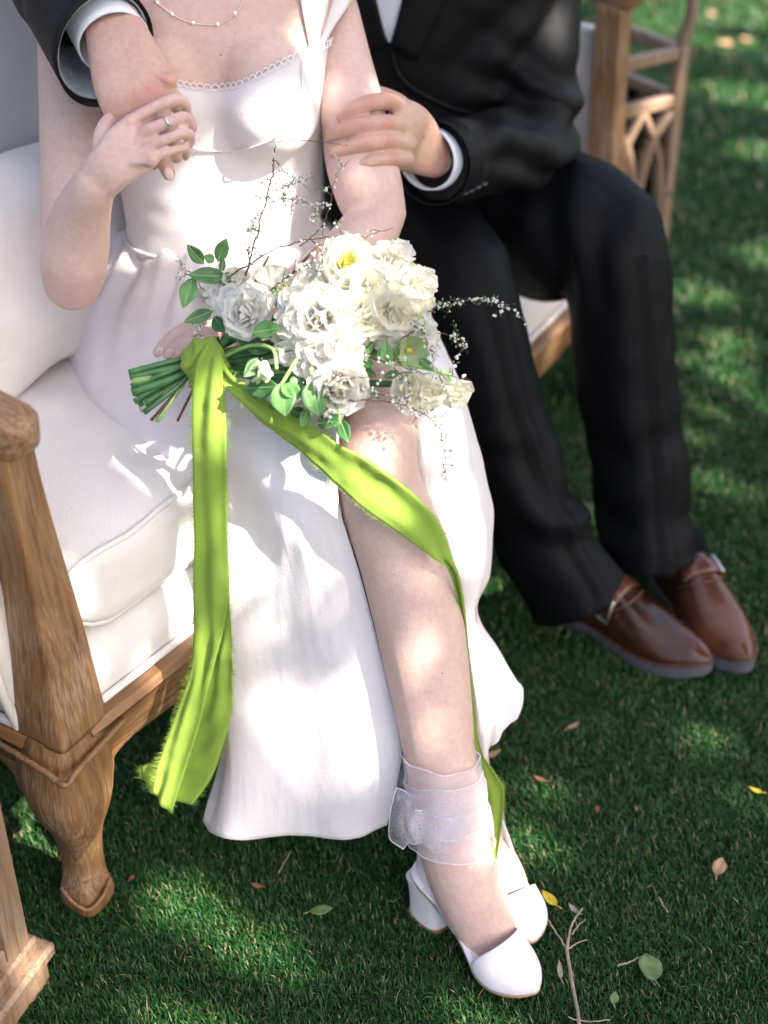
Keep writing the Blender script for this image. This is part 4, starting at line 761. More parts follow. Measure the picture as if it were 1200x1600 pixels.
# ---- shoes: block heel pumps
def pump(Hs, Tt, label, wide=1.0, roll=0.0):
    Hs = np.asarray(Hs); Tt = np.asarray(Tt); f = np.array([Tt[0]-Hs[0], Tt[1]-Hs[1], 0]); L = np.linalg.norm(f); f /= L; s = np.array([f[1], -f[0], 0]); 
    def q(t, y, z): return np.array([Hs[0], Hs[1], 0])+f*(t*L)+s*y+EZ*z
    zb = Tt[2]; zh = Hs[2]
    st = np.array([(-.14, .004, zh+.004), (-.10, .020, zh+.002), (0.0, .0285, zh), (.18, .027, zh-.012), (.36, .027, zh*.62), (.52, .034, zh*.27+zb*.6), (.64, .0395, zb*.9), (.76, .0385, zb*.75), (.87, .030, zb*.8), (.95, .0175, zb*.9), (1.0, .003, zb)])
    Q = resample(st, 40); root = MB(); G = []
    for t, hwid, z in Q: G.append([q(t, y*hwid*wide, z+0.0) for y in np.linspace(-1, 1, 9)])
    o = obj('shoe', upper_mb(Q, q, wide), M['satin'], bride, solid=0.0018, offset=1.0); tag(o)
    o['label'] = label
    obj('insole', MB().grid(np.array(G)-EZ*0.001), M['satin'], o, solid=0.004, offset=0.0); obj('sole', MB().grid(np.array(G)-EZ*0.0048), M['solet'], o, solid=0.0030, offset=0.0)
    hb = MB(); hs = [(zh-.004, .0285, .0300, .0), (zh*.75, .0275, .0285, .003), (zh*.4, .0270, .0275, .005), (0.008, .0280, .0285, .007)]
    P = resample(np.array(hs), 14); hb.sweep(np.array([q(0, 0, z)+f*dx for z, a, b, dx in P])[::-1], P[::-1, 1], P[::-1, 2], seg=24, side=s, caps='flat', e=3.6); obj('heel', hb, M['satin'], o, smooth=40)
    tp = MB(); tp.sweep(np.array([q(0, 0, 0.0005)+f*.006, q(0, 0, 0.0085)+f*.006]), .0281, .0286, seg=24, side=s, caps='flat', e=3.6); obj('heel_tip', tp, M['solet'], o, smooth=40)
    # counter round the heel
    cm = MB(); G = []
    for a in np.linspace(-1.0, 1.0, 31):
        th = a*math.pi*0.5; row = []; back = math.cos(th); t = -.14+ (1-back)*0.52; hgt = 0.064*max(back, 0)**0.6+0.012
        hw_ = np.interp(t, Q[:, 0], Q[:, 1]); z0 = np.interp(t, Q[:, 0], Q[:, 2]); y = math.sin(th)*(.0295 if abs(a) < .95 else .0295)
        for k_ in np.linspace(0, 1, 8): row.append(q(t+0.03*k_*back, y*(1-0.12*k_*back), z0-0.002+hgt*k_))
        G.append(row)
    obj('heel_counter', cm.grid(np.array(G)), M['satin'], o, solid=0.0018, offset=1.0); cm2 = MB(); cm2.sweep([r[-1] for r in G], 0.0013, seg=6); obj('edge_binding', cm2, M['satin'], o)
    return o
def upper_mb(Q, q, wide):
    mb = MB(); G = []
    for t in np.concatenate([np.linspace(.58, .97, 22), [.985, .995, 1.001, 1.004]]):
        hwid = np.interp(t, Q[:, 0], Q[:, 1])*wide*1.03; z = np.interp(t, Q[:, 0], Q[:, 2]); hgt = (0.004+0.036*max(0, (1.02-t)/.44)**0.62)*(1 if t < .99 else (0.6 if t < 1.0 else 0.25)); hwid = hwid*(1 if t < .999 else .35); row = []
        for a in np.linspace(0, math.pi, 25):
            c, s_ = math.cos(a), math.sin(a); row.append(q(t+0.13*abs(s_)**1.5*max(0, (.76-t)/.18), math.copysign(abs(c)**0.75, c)*hwid, z-0.002+hgt*abs(s_)**0.85))
        G.append(row)
    return mb.grid(np.array(G))
sh1 = pump(V(676, 1362, 1.838), V(840, 1547, 1.758), 'front white satin pump with block heel')
hs2 = V(738, 1300, 1.905); t2 = V(836, 1468, 1.822); sh2 = pump(hs2, t2, 'rear white satin pump resting flat on the grass', 1.05)
# ---- sheer ribbon wrapped round the ankle with a bow
wrap = None
def band(st, h, tiltv, parent, off=0.004):
    """st: (px,py,w,d) centre of leg there; h: band height in px; flared sheer tube round the leg"""
    G = []
    for k_, row in enumerate(st): 
        c = V(row[0], row[1], row[3]); r = row[2]*0.5*row[3]/FPX+off; ring = []
        for t in np.linspace(0, 2*math.pi, 49):
            rr = r*(1.03+0.03*math.sin(3*t+k_*1.3)+0.02*math.sin(7*t+k_)+0.05*noise.noise(Vector((math.cos(t)*2.2, math.sin(t)*2.2, k_*.8+row[1]*.01)))); ring.append(c+RGT*rr*math.cos(t)+np.array([0, rr*math.sin(t)*1.05, 0])+EZ*(tiltv*math.cos(t+0.6)-0.5*math.sin(t)+0.10*noise.noise(Vector((math.cos(t)*1.7, math.sin(t)*1.7, row[1]*.03))))*r)
        G.append(ring)
    return np.array(G)
SP_L = [(685, 1165), (691, 1210), (699, 1260), (707, 1300), (715, 1330)]
first = None
for (y0, y1, tl, of, fl) in ((1182, 1250, -0.10, .0035, 4), (1215, 1285, 0.22, .0050, 5), (1250, 1318, 0.05, .0065, 10)):
    rows = []
    for y in np.linspace(y0, y1, 6):
        rows.append((np.interp(y, [1150, 1210, 1260, 1300, 1340], [683, 692, 700, 706, 708]), y, np.interp(y, [1150, 1210, 1260, 1300, 1340], [114, 107, 104, 106, 104])+fl*(y-y0)/(y1-y0), np.interp(y, [1150, 1210, 1260, 1300, 1340], [1.772, 1.78, 1.79, 1.80, 1.81])))
    G3 = band(rows, 0, tl, bride, of); o = obj('ankle_wrap', MB().grid(G3), M['organza'], bride if first is None else first); first = first or o
    e = MB(); e.sweep(G3[0], 0.0008, seg=5, caps=None); e.sweep(G3[-1], 0.0008, seg=5, caps=None); obj('wrap_edge', e, M['organza_edge'], first)
for row in ([[(655, 1262, 1.775), (640, 1240, 1.76), (622, 1232, 1.77)], [(652, 1285, 1.765), (630, 1275, 1.745), (608, 1278, 1.765)], [(650, 1300, 1.765), (632, 1308, 1.75), (606, 1312, 1.775)], [(660, 1305, 1.78), (646, 1318, 1.775), (630, 1325, 1.79)]],
            [[(648, 1178, 1.80), (630, 1185, 1.80), (618, 1205, 1.82)], [(648, 1210, 1.80), (632, 1215, 1.80), (617, 1225, 1.82)], [(652, 1235, 1.79), (636, 1240, 1.79), (622, 1250, 1.81)]],
            [[(648, 1268, 1.75), (660, 1266, 1.745), (690, 1258, 1.742)], [(642, 1290, 1.742), (668, 1288, 1.738), (705, 1280, 1.74)], [(650, 1318, 1.745), (676, 1322, 1.742), (722, 1300, 1.745)], [(668, 1325, 1.755), (690, 1328, 1.752), (735, 1312, 1.752)]]):
    G4 = lattice(row, 16, 16); N = grid_normals(G4); U_, W_ = np.meshgrid(np.linspace(0, 1, 16), np.linspace(0, 1, 16), indexing='ij'); G4 = G4+N*(0.0035*np.sin(W_*8+U_*5))[..., None]
    obj('bow_loop', MB().grid(G4), M['organza'], first); e = MB()
    for ed in (G4[:, -1], G4[-1], G4[0]): e.sweep(ed, 0.0008, seg=5)
    obj('wrap_edge', e, M['organza_edge'], first)
# second ankle
rows = [(728+ (y-1230)*0.15, y, 84+(y-1230)*0.1, 1.906) for y in np.linspace(1228, 1300, 5)]; obj('ankle_wrap', MB().grid(band(rows, 0, 0.1, bride, .005)), M['organza'], bride)
# ---- jewellery
NK = [(228, -18), (246, 4), (258, 14), (269, 22), (285, 31), (302, 36), (322, 39), (340, 38), (355, 32), (367, 21), (378, 6), (386, -14)]
P = [hit(body_bvh, x, y, 0.0016)[0] for x, y in resample(np.array(NK, float), 50)]; P = [p for p in P if p is not None]
if len(P) > 8:
    ch = MB(); ch.sweep(P, 0.0006, seg=6); chain = obj('necklace', ch, M['gold'], bride)
    for x, y in ((246, 4), (269, 22), (302, 36), (340, 38), (367, 21)):
        p, n_ = hit(body_bvh, x, y, 0.0022)
        if p is not None: mb = MB(); mb.ball(p, 0.0026, seg=12, rings=8); obj('pearl', mb, M['pearl'], chain)
rc = V(262, 191, 1.628); ax = nrm(V(275, 186, 1.629)-V(250, 196, 1.629)); s1 = nrm(np.cross(ax, [0, 0.2, 1])); s2 = np.cross(ax, s1); mb = MB(); rr = 10.8*1.628/FPX
mb.sweep([rc+s1*rr*math.cos(t)+s2*rr*math.sin(t) for t in np.linspace(0, 2*math.pi, 40)], 0.0011, seg=8, caps=None); obj('ring', mb, M['ring'], bride)
# ================================================================== person in the black suit
groom = empty('person', (0.25, 2.1, 0), 'person in black suit and brown monk strap shoes sitting on the settee', 'person')
GX, GY = 0.085, 2.29; FACE = nrm(np.array([0.02, -1.0, 0])); SIDE = np.array([-FACE[1], FACE[0], 0])      # SIDE points to the picture's right
# ---- skin: neck, head and the two hands
gb = MB(); H2 = np.array([GX-0.01, GY+0.0, 1.44])
gb.sweep([(GX-.01, GY+.02, 1.12), (GX-.01, GY+.015, 1.25), (GX-.01, GY+.01, 1.40)], [.07, .06, .06], seg=20)
gb.ball(H2, (.078, .098, .112)); gb.ball(H2+[0, -.03, -.065], (.06, .06, .058)); gb.ball(H2+[0, -.10, -.022], (.013, .02, .02)); gb.ball(H2+[0, -.095, .006], (.009, .013, .027)); gb.ball(H2+[0, -.088, -.064], (.025, .011, .008))
for s in (-1, 1): gb.ball(H2+[s*.08, .012, -.012], (.008, .02, .032))
# right hand hanging over the shoulder
limb([(150, -20, 84, 1.79, .8), (172, 30, 88, 1.745, .75), (187, 70, 104, 1.715, .62), (203, 115, 122, 1.695, .48), (216, 150, 124, 1.688, .38), (226, 175, 112, 1.695, .32)], 26, 22, mb=gb, ex=2.4)
for f in ([(262, 140, 1.692, 14), (276, 160, 1.70, 14), (290, 182, 1.715, 12.5), (299, 200, 1.725, 10)], [(240, 155, 1.688, 15), (258, 190, 1.695, 14.5), (272, 225, 1.705, 13), (276, 245, 1.715, 11)],
          [(212, 165, 1.688, 15), (232, 205, 1.697, 14.5), (252, 245, 1.702, 12.5), (264, 272, 1.705, 11)], [(185, 168, 1.692, 13), (205, 205, 1.70, 12.5), (228, 240, 1.708, 11), (240, 258, 1.712, 9)]):
    pix_tube(f, 18, 14, mb=gb)
pix_tube([(160, 80, 1.735, 18), (160, 120, 1.73, 16), (168, 155, 1.725, 14), (184, 180, 1.72, 12)], 14, 14, mb=gb)
for q in ((236, 140), (262, 126), (207, 152), (184, 156)): gb.ball(V(q[0], q[1], 1.684), (.0115, .011, .0105)); pix_tube([(180+(q[0]-220)*.25, 62, 1.700, 4), ((190+q[0])/2+2, 105, 1.6795, 5), (q[0], q[1], 1.675, 5)], 12, 10, mb=gb)
# left hand closed round the arm
limb([(692, 246, 68, 2.03, .8), (664, 236, 76, 1.99, .7), (645, 222, 98, 1.945, .52), (628, 210, 108, 1.905, .42), (614, 205, 100, 1.892, .36)], 22, 20, mb=gb, ex=2.4)
for f in ([(634, 178, 1.90, 13.9), (612, 160, 1.872, 13.9), (582, 160, 1.848, 13.5), (552, 172, 1.846, 11.9), (534, 184, 1.852, 9.8)], [(638, 200, 1.905, 13.9), (606, 192, 1.862, 13.9), (570, 195, 1.842, 13.5), (540, 203, 1.846, 11.9), (516, 212, 1.858, 9.8)],
          [(638, 225, 1.905, 13.9), (606, 220, 1.862, 13.5), (572, 224, 1.842, 13.1), (544, 231, 1.848, 11.4), (522, 238, 1.858, 9.5)], [(636, 248, 1.91, 12.3), (612, 249, 1.868, 12.3), (586, 251, 1.850, 11.4), (562, 257, 1.852, 10.2), (547, 261, 1.858, 8.6)]):
    pix_tube(f, 22, 14, mb=gb)
pix_tube([(655, 205, 1.97, 18), (630, 168, 1.965, 16), (600, 150, 1.965, 14), (578, 145, 1.955, 12)], 14, 14, mb=gb)
# forearms and arms inside the sleeves join the hands to the trunk
gb.sweep([(GX-.01, GY+.02, .80), (GX-.01, GY+.02, 1.0), (GX-.01, GY+.02, 1.16)], [.11, .11, .08], seg=18)
gb.sweep(resample([(GX, GY+.02, 1.08), V(828, -60, 2.25), V(836, 80, 2.245), V(842, 192, 2.25), V(790, 238, 2.16), V(690, 246, 2.03)], 40), .034, seg=14)
gb.sweep(resample([(GX, GY+.02, 1.10), (GX-.30, GY-.02, 1.16), (-.42, 2.18, 1.14), V(20, -190, 2.0), V(102, -20, 1.80), V(150, -20, 1.79)][:5]+[V(160, 0, 1.77)], 40), .034, seg=14)
gme = soften(remesh(gb, 0.0020, 0), 9, [V(585, 205, 1.86), V(265, 230, 1.70), V(212, 130, 1.69)], 0.075, 4); flush(gme, [(x, y, d, .013, .6) for x, y, d in ((236, 140, 1.675), (262, 126, 1.68), (207, 152, 1.675), (184, 156, 1.68), (612, 160, 1.86), (608, 190, 1.85), (608, 220, 1.85), (614, 248, 1.86), (565, 195, 1.83), (575, 160, 1.84), (568, 224, 1.83))]+[(540, 200, 1.85, .03, .35)]); gbody = obj('body', gme, M['skin_m'], groom); gbvh = bvh_of(gme)
nail(gbvh, 264, 272, 0.0066, parent=groom, stretch=V(270, 285, 1.7)-V(264, 272, 1.7))
for s in (-1, 1): mb = MB(); mb.ball(H2+[s*.032, -.084, .006], (.012, .009, .006)); obj('eye', mb, M['eye'], groom)
mb = MB(); mb.ball(H2+[0, .022, .03], (.09, .102, .105)); hm = remesh(mb, 0.006, 4); displace(hm, lambda p: 0.004*math.sin(p[0]*260+6*noise.noise(Vector(p*14)))); obj('hair', hm, M['hair'], groom)
# ---- jacket: torso and both sleeves grown into one cloth
jb = MB(); st = [(0.55, .185, .150), (0.62, .185, .145), (0.72, .172, .132), (0.82, .180, .135), (0.93, .195, .138), (1.03, .205, .128), (1.12, .205, .110), (1.18, .165, .09), (1.215, .10, .07)]
Q = resample(np.array(st), 30); jb.sweep(np.column_stack([np.full(30, GX), np.full(30, GY), Q[:, 0]]), Q[:, 1], Q[:, 2], seg=40, side=SIDE, e=2.5)
limb([(800, -130, 150, 2.26), (828, -60, 150, 2.25), (838, 10, 146, 2.245), (836, 80, 140, 2.245), (832, 140, 138, 2.25), (838, 195, 130, 2.25)], 26, 24, mb=jb)
limb([(846, 190, 112, 2.25), (832, 220, 128, 2.22), (790, 238, 132, 2.16), (740, 248, 128, 2.095), (700, 252, 124, 2.04), (680, 254, 122, 2.012)], 30, 24, mb=jb, caps='flat')
PA = np.array([(GX-.17, GY+.02, 1.12), (GX-.30, GY-.02, 1.16), (-.42, 2.18, 1.14)]); PB = np.array([V(20, -190, 2.0), V(60, -110, 1.90), V(96, -32, 1.81), V(118, 8, 1.775)])
Q = resample(np.vstack([PA, PB]), 40); jb.sweep(Q, np.interp(np.linspace(0, 1, 40), [0, .4, .7, 1], [.085, .075, .070, .0615]), seg=24, caps='flat')
jme = remesh(jb, 0.0042, 6)
def jfold(p):
    x, y, d = pix(p); f = 0.004*fbm(p, 9, 3)
    e = math.exp(-((x-850)**2+(y-190)**2)/110**2)                       # creases gather at the elbow
    f += e*0.011*math.sin(p[2]*95+p[0]*40+3*noise.noise(Vector(p*9)))
    f += 0.006*math.sin(p[0]*38-p[2]*30+4*noise.noise(Vector(p*6)))*math.exp(-((x-790)**2+(y-80)**2)/140**2)
    f += 0.004*math.sin((x+y)*0.045+3*noise.noise(Vector(p*7)))*math.exp(-((x-745)**2+(y-240)**2)/90**2); return f
displace(jme, jfold); jacket = obj('jacket', jme, M['suit'], groom); jbvh = bvh_of(jme)
# shirt front showing in the jacket's V, lapels, buttons
def onj(px, py, off): 
    p, n_ = hit(jbvh, px, py, off); return p
def patch(poly, off, nu=12, nv=8):
    """four-sided patch laid on the jacket front: poly = two edges, each a list of pixels"""
    L, R = [resample(np.array(e, float), nu) for e in poly]; G = np.zeros((nu, nv, 3))
    for i in range(nu):
        for j in range(nv):
            t = j/(nv-1); x, y = L[i]*(1-t)+R[i]*t; p = onj(x, y, off); G[i, j] = p if p is not None else V(x, y, 2.12)
    return G
o = obj('shirt', MB().grid(patch([[(575, -60), (590, 0), (600, 40), (608, 64)], [(650, -60), (628, 0), (622, 40), (613, 66)]], 0.004)), M['shirt'], groom)
for e in ([[(608, 66), (590, 5), (565, -60)], [(580, 80), (560, 10), (540, -60)]], [[(612, 68), (628, 3), (652, -60)], [(650, 95), (690, 10), (705, -60)]]):
    obj('lapel', MB().grid(patch(e, 0.008)), M['suit'], jacket, solid=0.004)
mb = MB(); mb.sweep([p for p in [onj(x, y, 0.003) for x, y in resample(np.array([(612, 68), (622, 110), (650, 140), (700, 165), (735, 175)], float), 24)] if p is not None], 0.0035, seg=8); obj('front_edge', mb, M['suit'], jacket)
# pocket fold and cuff buttons
for x, y in ((724, 300), (734, 296), (744, 291), (754, 286)):
    p = onj(x, y, 0.0015)
    if p is not None: mb = MB(); mb.ball(p, (.0065, .0065, .003)); obj('button', mb, M['thread'], jacket)
for x, y in ((72, 88), (75, 100), (78, 112)):
    p = onj(x, y, 0.001)
    if p is not None: mb = MB(); mb.ball(p, .0055); obj('button', mb, M['thread'], jacket)
# cuffs: flared open sleeve ends with lining and shirt cuff inside
def cuff(c0, c1, r0, r1, side, mm, name, parent, wav=0.0, k=1.0, solid=0.0025):
    c0 = np.asarray(c0); c1 = np.asarray(c1); T = nrm(c1-c0); S_ = nrm(np.asarray(side)-T*(np.asarray(side)@T)); B_ = np.cross(T, S_); G = []
    for t in np.linspace(0, 1, 8):
        r = r0+(r1-r0)*t; G.append([c0+(c1-c0)*t+S_*r*math.cos(a)+B_*r*k*math.sin(a)+T*wav*t*math.cos(a-0.6) for a in np.linspace(0, 2*math.pi, 41)])
    return obj(name, MB().grid(np.array(G)), mm, parent, solid=solid)
cR0, cR1 = V(136, 40, 1.752), V(163, 84, 1.722)
cuff(V(112, -6, 1.785), V(165, 78, 1.725), .062, .065, RGT, M['suit'], 'sleeve_cuff', jacket, -0.022)
cuff(V(140, 5, 1.775), V(178, 66, 1.732), .040, .0425, RGT, M['shirt'], 'shirt_cuff', groom, 0.004)
cuff(V(116, 0, 1.78), V(162, 74, 1.729), .057, .0605, RGT, M['lining'], 'sleeve_lining', jacket, -0.018)
cuff(V(700, 252, 2.04), V(674, 254, 1.998), .0545, .0575, EZ, M['suit'], 'sleeve_cuff', jacket, 0.01)
cuff(V(700, 250, 2.04), V(666, 247, 1.992), .040, .0415, EZ, M['shirt'], 'shirt_cuff', groom, 0.012)
# ---- trousers
tb = MB(); tb.sweep([(GX+.02, GY-.02, .56), (GX+.02, GY-.02, .66)], [.18, .16], [.14, .12], side=SIDE, seg=30)
limb([(740, 300, 230, 2.40), (800, 325, 245, 2.36), (870, 352, 240, 2.30), (925, 370, 215, 2.245), (955, 398, 186, 2.225), (965, 450, 172, 2.235), (975, 540, 160, 2.26), (988, 660, 154, 2.30), (1002, 770, 150, 2.33), (1010, 850, 152, 2.345), (1012, 880, 156, 2.352)], 60, 28, mb=tb, caps='flat', ex=1.6)
limb([(640, 330, 180, 2.30), (670, 370, 178, 2.22), (705, 415, 170, 2.13), (728, 455, 160, 2.085), (742, 510, 152, 2.08), (768, 610, 148, 2.10), (805, 730, 148, 2.13), (850, 840, 150, 2.165), (890, 905, 154, 2.19), (908, 936, 160, 2.20)], 60, 28, mb=tb, caps='flat', ex=1.6)
tme = remesh(tb, 0.0040, 3)
def tfold(p):
    x, y, d = pix(p); f = 0.004*fbm(p, 7, 3)
    if p[1] < GY-0.05:                                                   # pressed crease down each shin
        for xs in (np.interp(y, [400, 540, 660, 770, 880], [1008, 1022, 1031, 1038, 1044]), np.interp(y, [470, 610, 730, 840, 936], [775, 806, 846, 893, 944])):
            if (y > 400 if xs > 1000 else (y > 470 and x < 970)): f += 0.009*max(0, 1-abs(x-xs)/17)
    f += 0.008*math.sin(p[2]*70+p[0]*30+4*noise.noise(Vector(p*7)))*math.exp(-((x-860)**2+(y-800)**2)/110**2)
    f += 0.007*math.sin(p[0]*60-p[1]*30+4*noise.noise(Vector(p*6)))*math.exp(-((x-900)**2+(y-370)**2)/120**2)
    f += 0.006*math.sin(p[2]*60+3*noise.noise(Vector(p*8)))*math.exp(-((x-1010)**2+(y-760)**2)/110**2); return f
displace(tme, tfold); trousers = obj('trousers', tme, M['trousers'], groom); tbvh = bvh_of(tme)
# ---- monk strap shoes
def monk(heel, toe, label, sgn, ank):
    heel = np.array(heel); toe = np.array(toe); f = nrm(np.array([toe[0]-heel[0], toe[1]-heel[1], 0])); L = 0.292; s = np.array([f[1], -f[0], 0]); o0 = np.array([toe[0], toe[1], 0])-f*L
    def q(x, y, z): return o0+f*x*L+s*y+EZ*z
    plan = np.array([(0.0, .004), (.03, .022), (.10, .034), (.22, .037), (.38, .038), (.52, .046), (.66, .051), (.78, .046), (.88, .034), (.95, .021), (.99, .010), (1.0, .002)])
    P = resample(plan, 40); zs = lambda t: 0.020+0.016*max(0, (t-.68)/.32)**2
    top = np.array([(0.0, .07), (.05, .085), (.20, .085), (.30, .086), (.40, .082), (.52, .064), (.66, .047), (.80, .036), (.92, .027), (1.0, .008)])
    G = []; 
    for t, hw_ in P:
        h = np.interp(t, top[:, 0], top[:, 1]); row = []
        for a in np.linspace(0, math.pi, 23):
            c, s_ = math.cos(a), math.sin(a); ec = .72+.30*max(0, (t-.7)/.3); row.append(q(t, math.copysign(abs(c)**ec, c)*max(hw_, .002)*0.97, zs(t)+h*abs(s_)**(.8+.35*max(0, (t-.7)/.3))))
        G.append(row)
    o = obj('shoe', MB().grid(np.array(G)), M['leather'], groom, solid=0.002); o['label'] = label
    sm = MB(); R1 = []; R0 = []
    out = [(t, h) for t, h in P]+[(t, -h) for t, h in P[::-1]]
    top_ = np.array([q(t*1.012-.004, h*1.10, zs(t)+0.001) for t, h in out]); bot_ = np.array([q(t*1.012-.004, h*1.06, max(0.0, zs(t)-0.020+ (0.0 if t < .3 or t > .42 else 0.006))) for t, h in out])
    n = len(out); sm.add(np.vstack([top_, bot_]), [(i, (i+1) % n, n+(i+1) % n, n+i) for i in range(n)]+[(i, n-1-i, n-2-i, i+1) for i in range(n//2-1)]+[(n+i+1, n+n-2-i, n+n-1-i, n+i) for i in range(n//2-1)])
    obj('sole', sm, M['rubber'], o, smooth=35)
    w1 = MB(); w1.sweep(np.array([q(t*1.005-.002, h*1.05, zs(t)+0.004) for t, h in out]), 0.0022, seg=6); obj('welt', w1, M['leather2'], o)
    # strap over the instep, buckle, quarter edge
    def ontop(t, a, off):
        h = np.interp(t, top[:, 0], top[:, 1]); hw_ = np.interp(t, P[:, 0], P[:, 1]); c, s_ = math.cos(a), math.sin(a); p = q(t, math.copysign(abs(c)**0.72, c)*hw_*0.97, zs(t)+h*abs(s_)**0.8); ctr = q(t, 0, zs(t)+h*.35); return p+nrm(p-ctr)*off
    G = [[ontop(.36+.085*k_+.03*math.sin(a), a, 0.0045) for a in np.linspace(.35 if sgn > 0 else .8, (math.pi-.8) if sgn > 0 else math.pi-.35, 24)] for k_ in np.linspace(0, 1, 5)]
    st_ = obj('strap', MB().grid(np.array(G)), M['leather2'], o, solid=0.003)
    m3 = MB(); m3.sweep([ontop(.52-.14*((a-math.pi/2)/1.4)**2, a, 0.003) for a in np.linspace(.12, math.pi-.12, 30)], 0.0022, seg=6); obj('quarter_edge', m3, M['leather2'], o)
    ab = (math.pi-.75) if sgn < 0 else .75; ab = .62 if sgn > 0 else math.pi-.62
    fr = MB(); R = [ontop(.355+.10*i, ab+j*.26, 0.009) for i, j in ((0, -1), (1, -1), (1, 1), (0, 1), (0, -1))]
    for a, b in zip(R[:-1], R[1:]): fr.sweep([a, b], 0.0028, seg=8)
    fr.sweep([ontop(.405, ab-.26, .010), ontop(.405, ab+.26, .010)], .0018, seg=6); obj('buckle', fr, M['metal'], o)
    sk = MB(); sk.sweep(resample([q(.24, 0, .075), q(.23, 0, .10), np.array(ank)], 8), [.034]*8, seg=18); obj('sock', sk, M['sock'], groom)
    return o
t1 = on_z(1108, 1046, .02); h1 = on_z(888, 935, .02); monk(h1, t1, 'glossy brown monk strap shoe with silver buckle', 1, V(884, 895, 2.19))
t2_ = on_z(1166, 1046, .02); h2_ = on_z(1022, 862, .02); monk(h2_, t2_, 'shaded brown monk strap shoe set further back', -1, V(1008, 840, 2.345))
# ================================================================== bouquet lying on the lap
bq = empty('bouquet', V(400, 560, 1.72), 'bouquet of white and cream flowers tied with lime green silk ribbon', 'bouquet')
def petal_mesh(name, W, cup, cupx, ruf, seed, tip=0.5, n=7):
    r = random.Random(seed); ph = r.uniform(0, 6); ph2 = r.uniform(0, 6); G = np.zeros((n, n, 3))
    for i in range(n):
        s = i/(n-1); wv = W*(0.16+0.84*math.sin(min(1, s*1.25)*math.pi/2)**1.2)*math.sqrt(max(0.02, 1-max(0, (s-0.55)/0.47)**2.4))
        for j in range(n):
            q = 2*j/(n-1)-1; y = s-0.10*q*q*s*s+tip*0.03*math.sin(4*q+ph)*s
            G[i, j] = (q*wv, y, cup*(s**1.7)+cupx*q*q*wv+ruf*math.sin(3.4*q+ph)*s**2.2+ruf*0.45*math.sin(7*q+ph2)*s**5)
    me = MB().grid(G).mesh(name); me.polygons.foreach_set('use_smooth', [True]*len(me.polygons)); return me
PET = {}
def petal(kind, mkey, v):
    k = (kind, mkey, v)
    if k not in PET:
        a = dict(rose=(0.62, 0.26, 0.30, 0.07), ruffle=(0.70, 0.15, 0.20, 0.085), ran=(0.60, 0.42, 0.45, 0.03), pea=(0.80, 0.10, 0.10, 0.11), bud=(0.56, 0.45, 0.7, 0.02), narrow=(0.30, 0.1, 0.3, 0.06), trump=(0.55, -0.05, 0.6, 0.10))[kind]
        me = petal_mesh('petal', a[0], a[1], a[2], a[3], hash((kind, v)) % 9999 if False else (v*31+len(kind)*7+ord(kind[0])), 1.0); me.materials.append(M[mkey]); PET[k] = me
    return PET[k]
def frame(face, spin=0.0):
    z = nrm(face); x = nrm(np.cross([0.1, 0.3, 1.0], z)); y = np.cross(z, x); c, s = math.cos(spin), math.sin(spin); return np.column_stack([x*c+y*s, -x*s+y*c, z])
def flower(name, px, py, d, Rpx, layers, mk, lean=(0, 0), core='petal_c', coreR=0.18, seed=0):
    """layers: (kind, count, elevation deg, length factor, base offset, material or None)"""
    r = random.Random(seed*77+int(px)); c = V(px, py, d); R = Rpx*d/FPX; view = nrm(CAM-c); face = nrm(view+RGT*lean[0]+UPV*lean[1]); F = frame(face, r.uniform(0, 6)); c = c-face*R*0.25
    mb = MB(); mb.ball(c+face*R*0.05, (R*coreR, R*coreR, R*coreR*1.1), ax=F.T, seg=10, rings=7); root = obj(name, mb, M[core], bq)
    for (kind, n, el, lf, bo, pm) in layers:
        ph = r.uniform(0, 6)
        for k in range(n):
            a = ph+2*math.pi*k/n+r.uniform(-0.18, 0.18); e = math.radians(el+r.uniform(-9, 9)); L = R*lf*r.uniform(0.88, 1.12)
            rad = F[:, 0]*math.cos(a)+F[:, 1]*math.sin(a); y = rad*math.cos(e)+face*math.sin(e); x = np.cross(y, face); x = nrm(x); z = np.cross(x, y); tw = r.uniform(-0.25, 0.25); x2 = x*math.cos(tw)+z*math.sin(tw); z2 = np.cross(x2, y)
            o = bpy.data.objects.new('petal', petal(kind, pm or mk, r.randrange(5))); COL.objects.link(o); o.parent = root
            p = c+rad*R*bo; Mx = Matrix(((x2[0]*L, y[0]*L, z2[0]*L, p[0]), (x2[1]*L, y[1]*L, z2[1]*L, p[1]), (x2[2]*L, y[2]*L, z2[2]*L, p[2]), (0, 0, 0, 1))); o.matrix_basis = Mx
    return root
ROSE = [('rose', 3, 84, .60, .06, None), ('rose', 4, 70, .76, .14, None), ('ruffle', 5, 54, .88, .20, None), ('ruffle', 5, 38, .96, .22, None), ('pea', 6, 20, 1.03, .20, None), ('pea', 5, 3, 1.05, .12, None)]
RAN = [('ran', 5, 82, .55, .10, 'petal_c'), ('ran', 7, 70, .68, .16, 'petal_c'), ('rose', 8, 58, .82, .22, None), ('ruffle', 8, 40, .94, .24, None), ('ruffle', 7, 18, 1.02, .2, None)]
PEONY = [('narrow', 9, 72, .50, .06, 'petal_y'), ('narrow', 9, 58, .62, .10, 'petal_y'), ('ruffle', 8, 45, .78, .12, None), ('ruffle', 7, 25, .98, .14, None), ('ruffle', 6, 8, 1.05, .1, None)]
PEA = [('pea', 2, 70, .75, .02, None), ('pea', 3, 42, .95, .04, None), ('pea', 3, 14, 1.05, .04, None)]
BUD = [('bud', 4, 76, 1.0, .10, None), ('bud', 4, 66, 1.1, .16, None)]
HELL = [('narrow', 10, 60, .35, .05, 'petal_y'), ('rose', 5, 28, 1.0, .08, None), ('rose', 5, 14, .95, .08, None)]
DAFF = [('rose', 6, 12, 1.0, .08, None)]
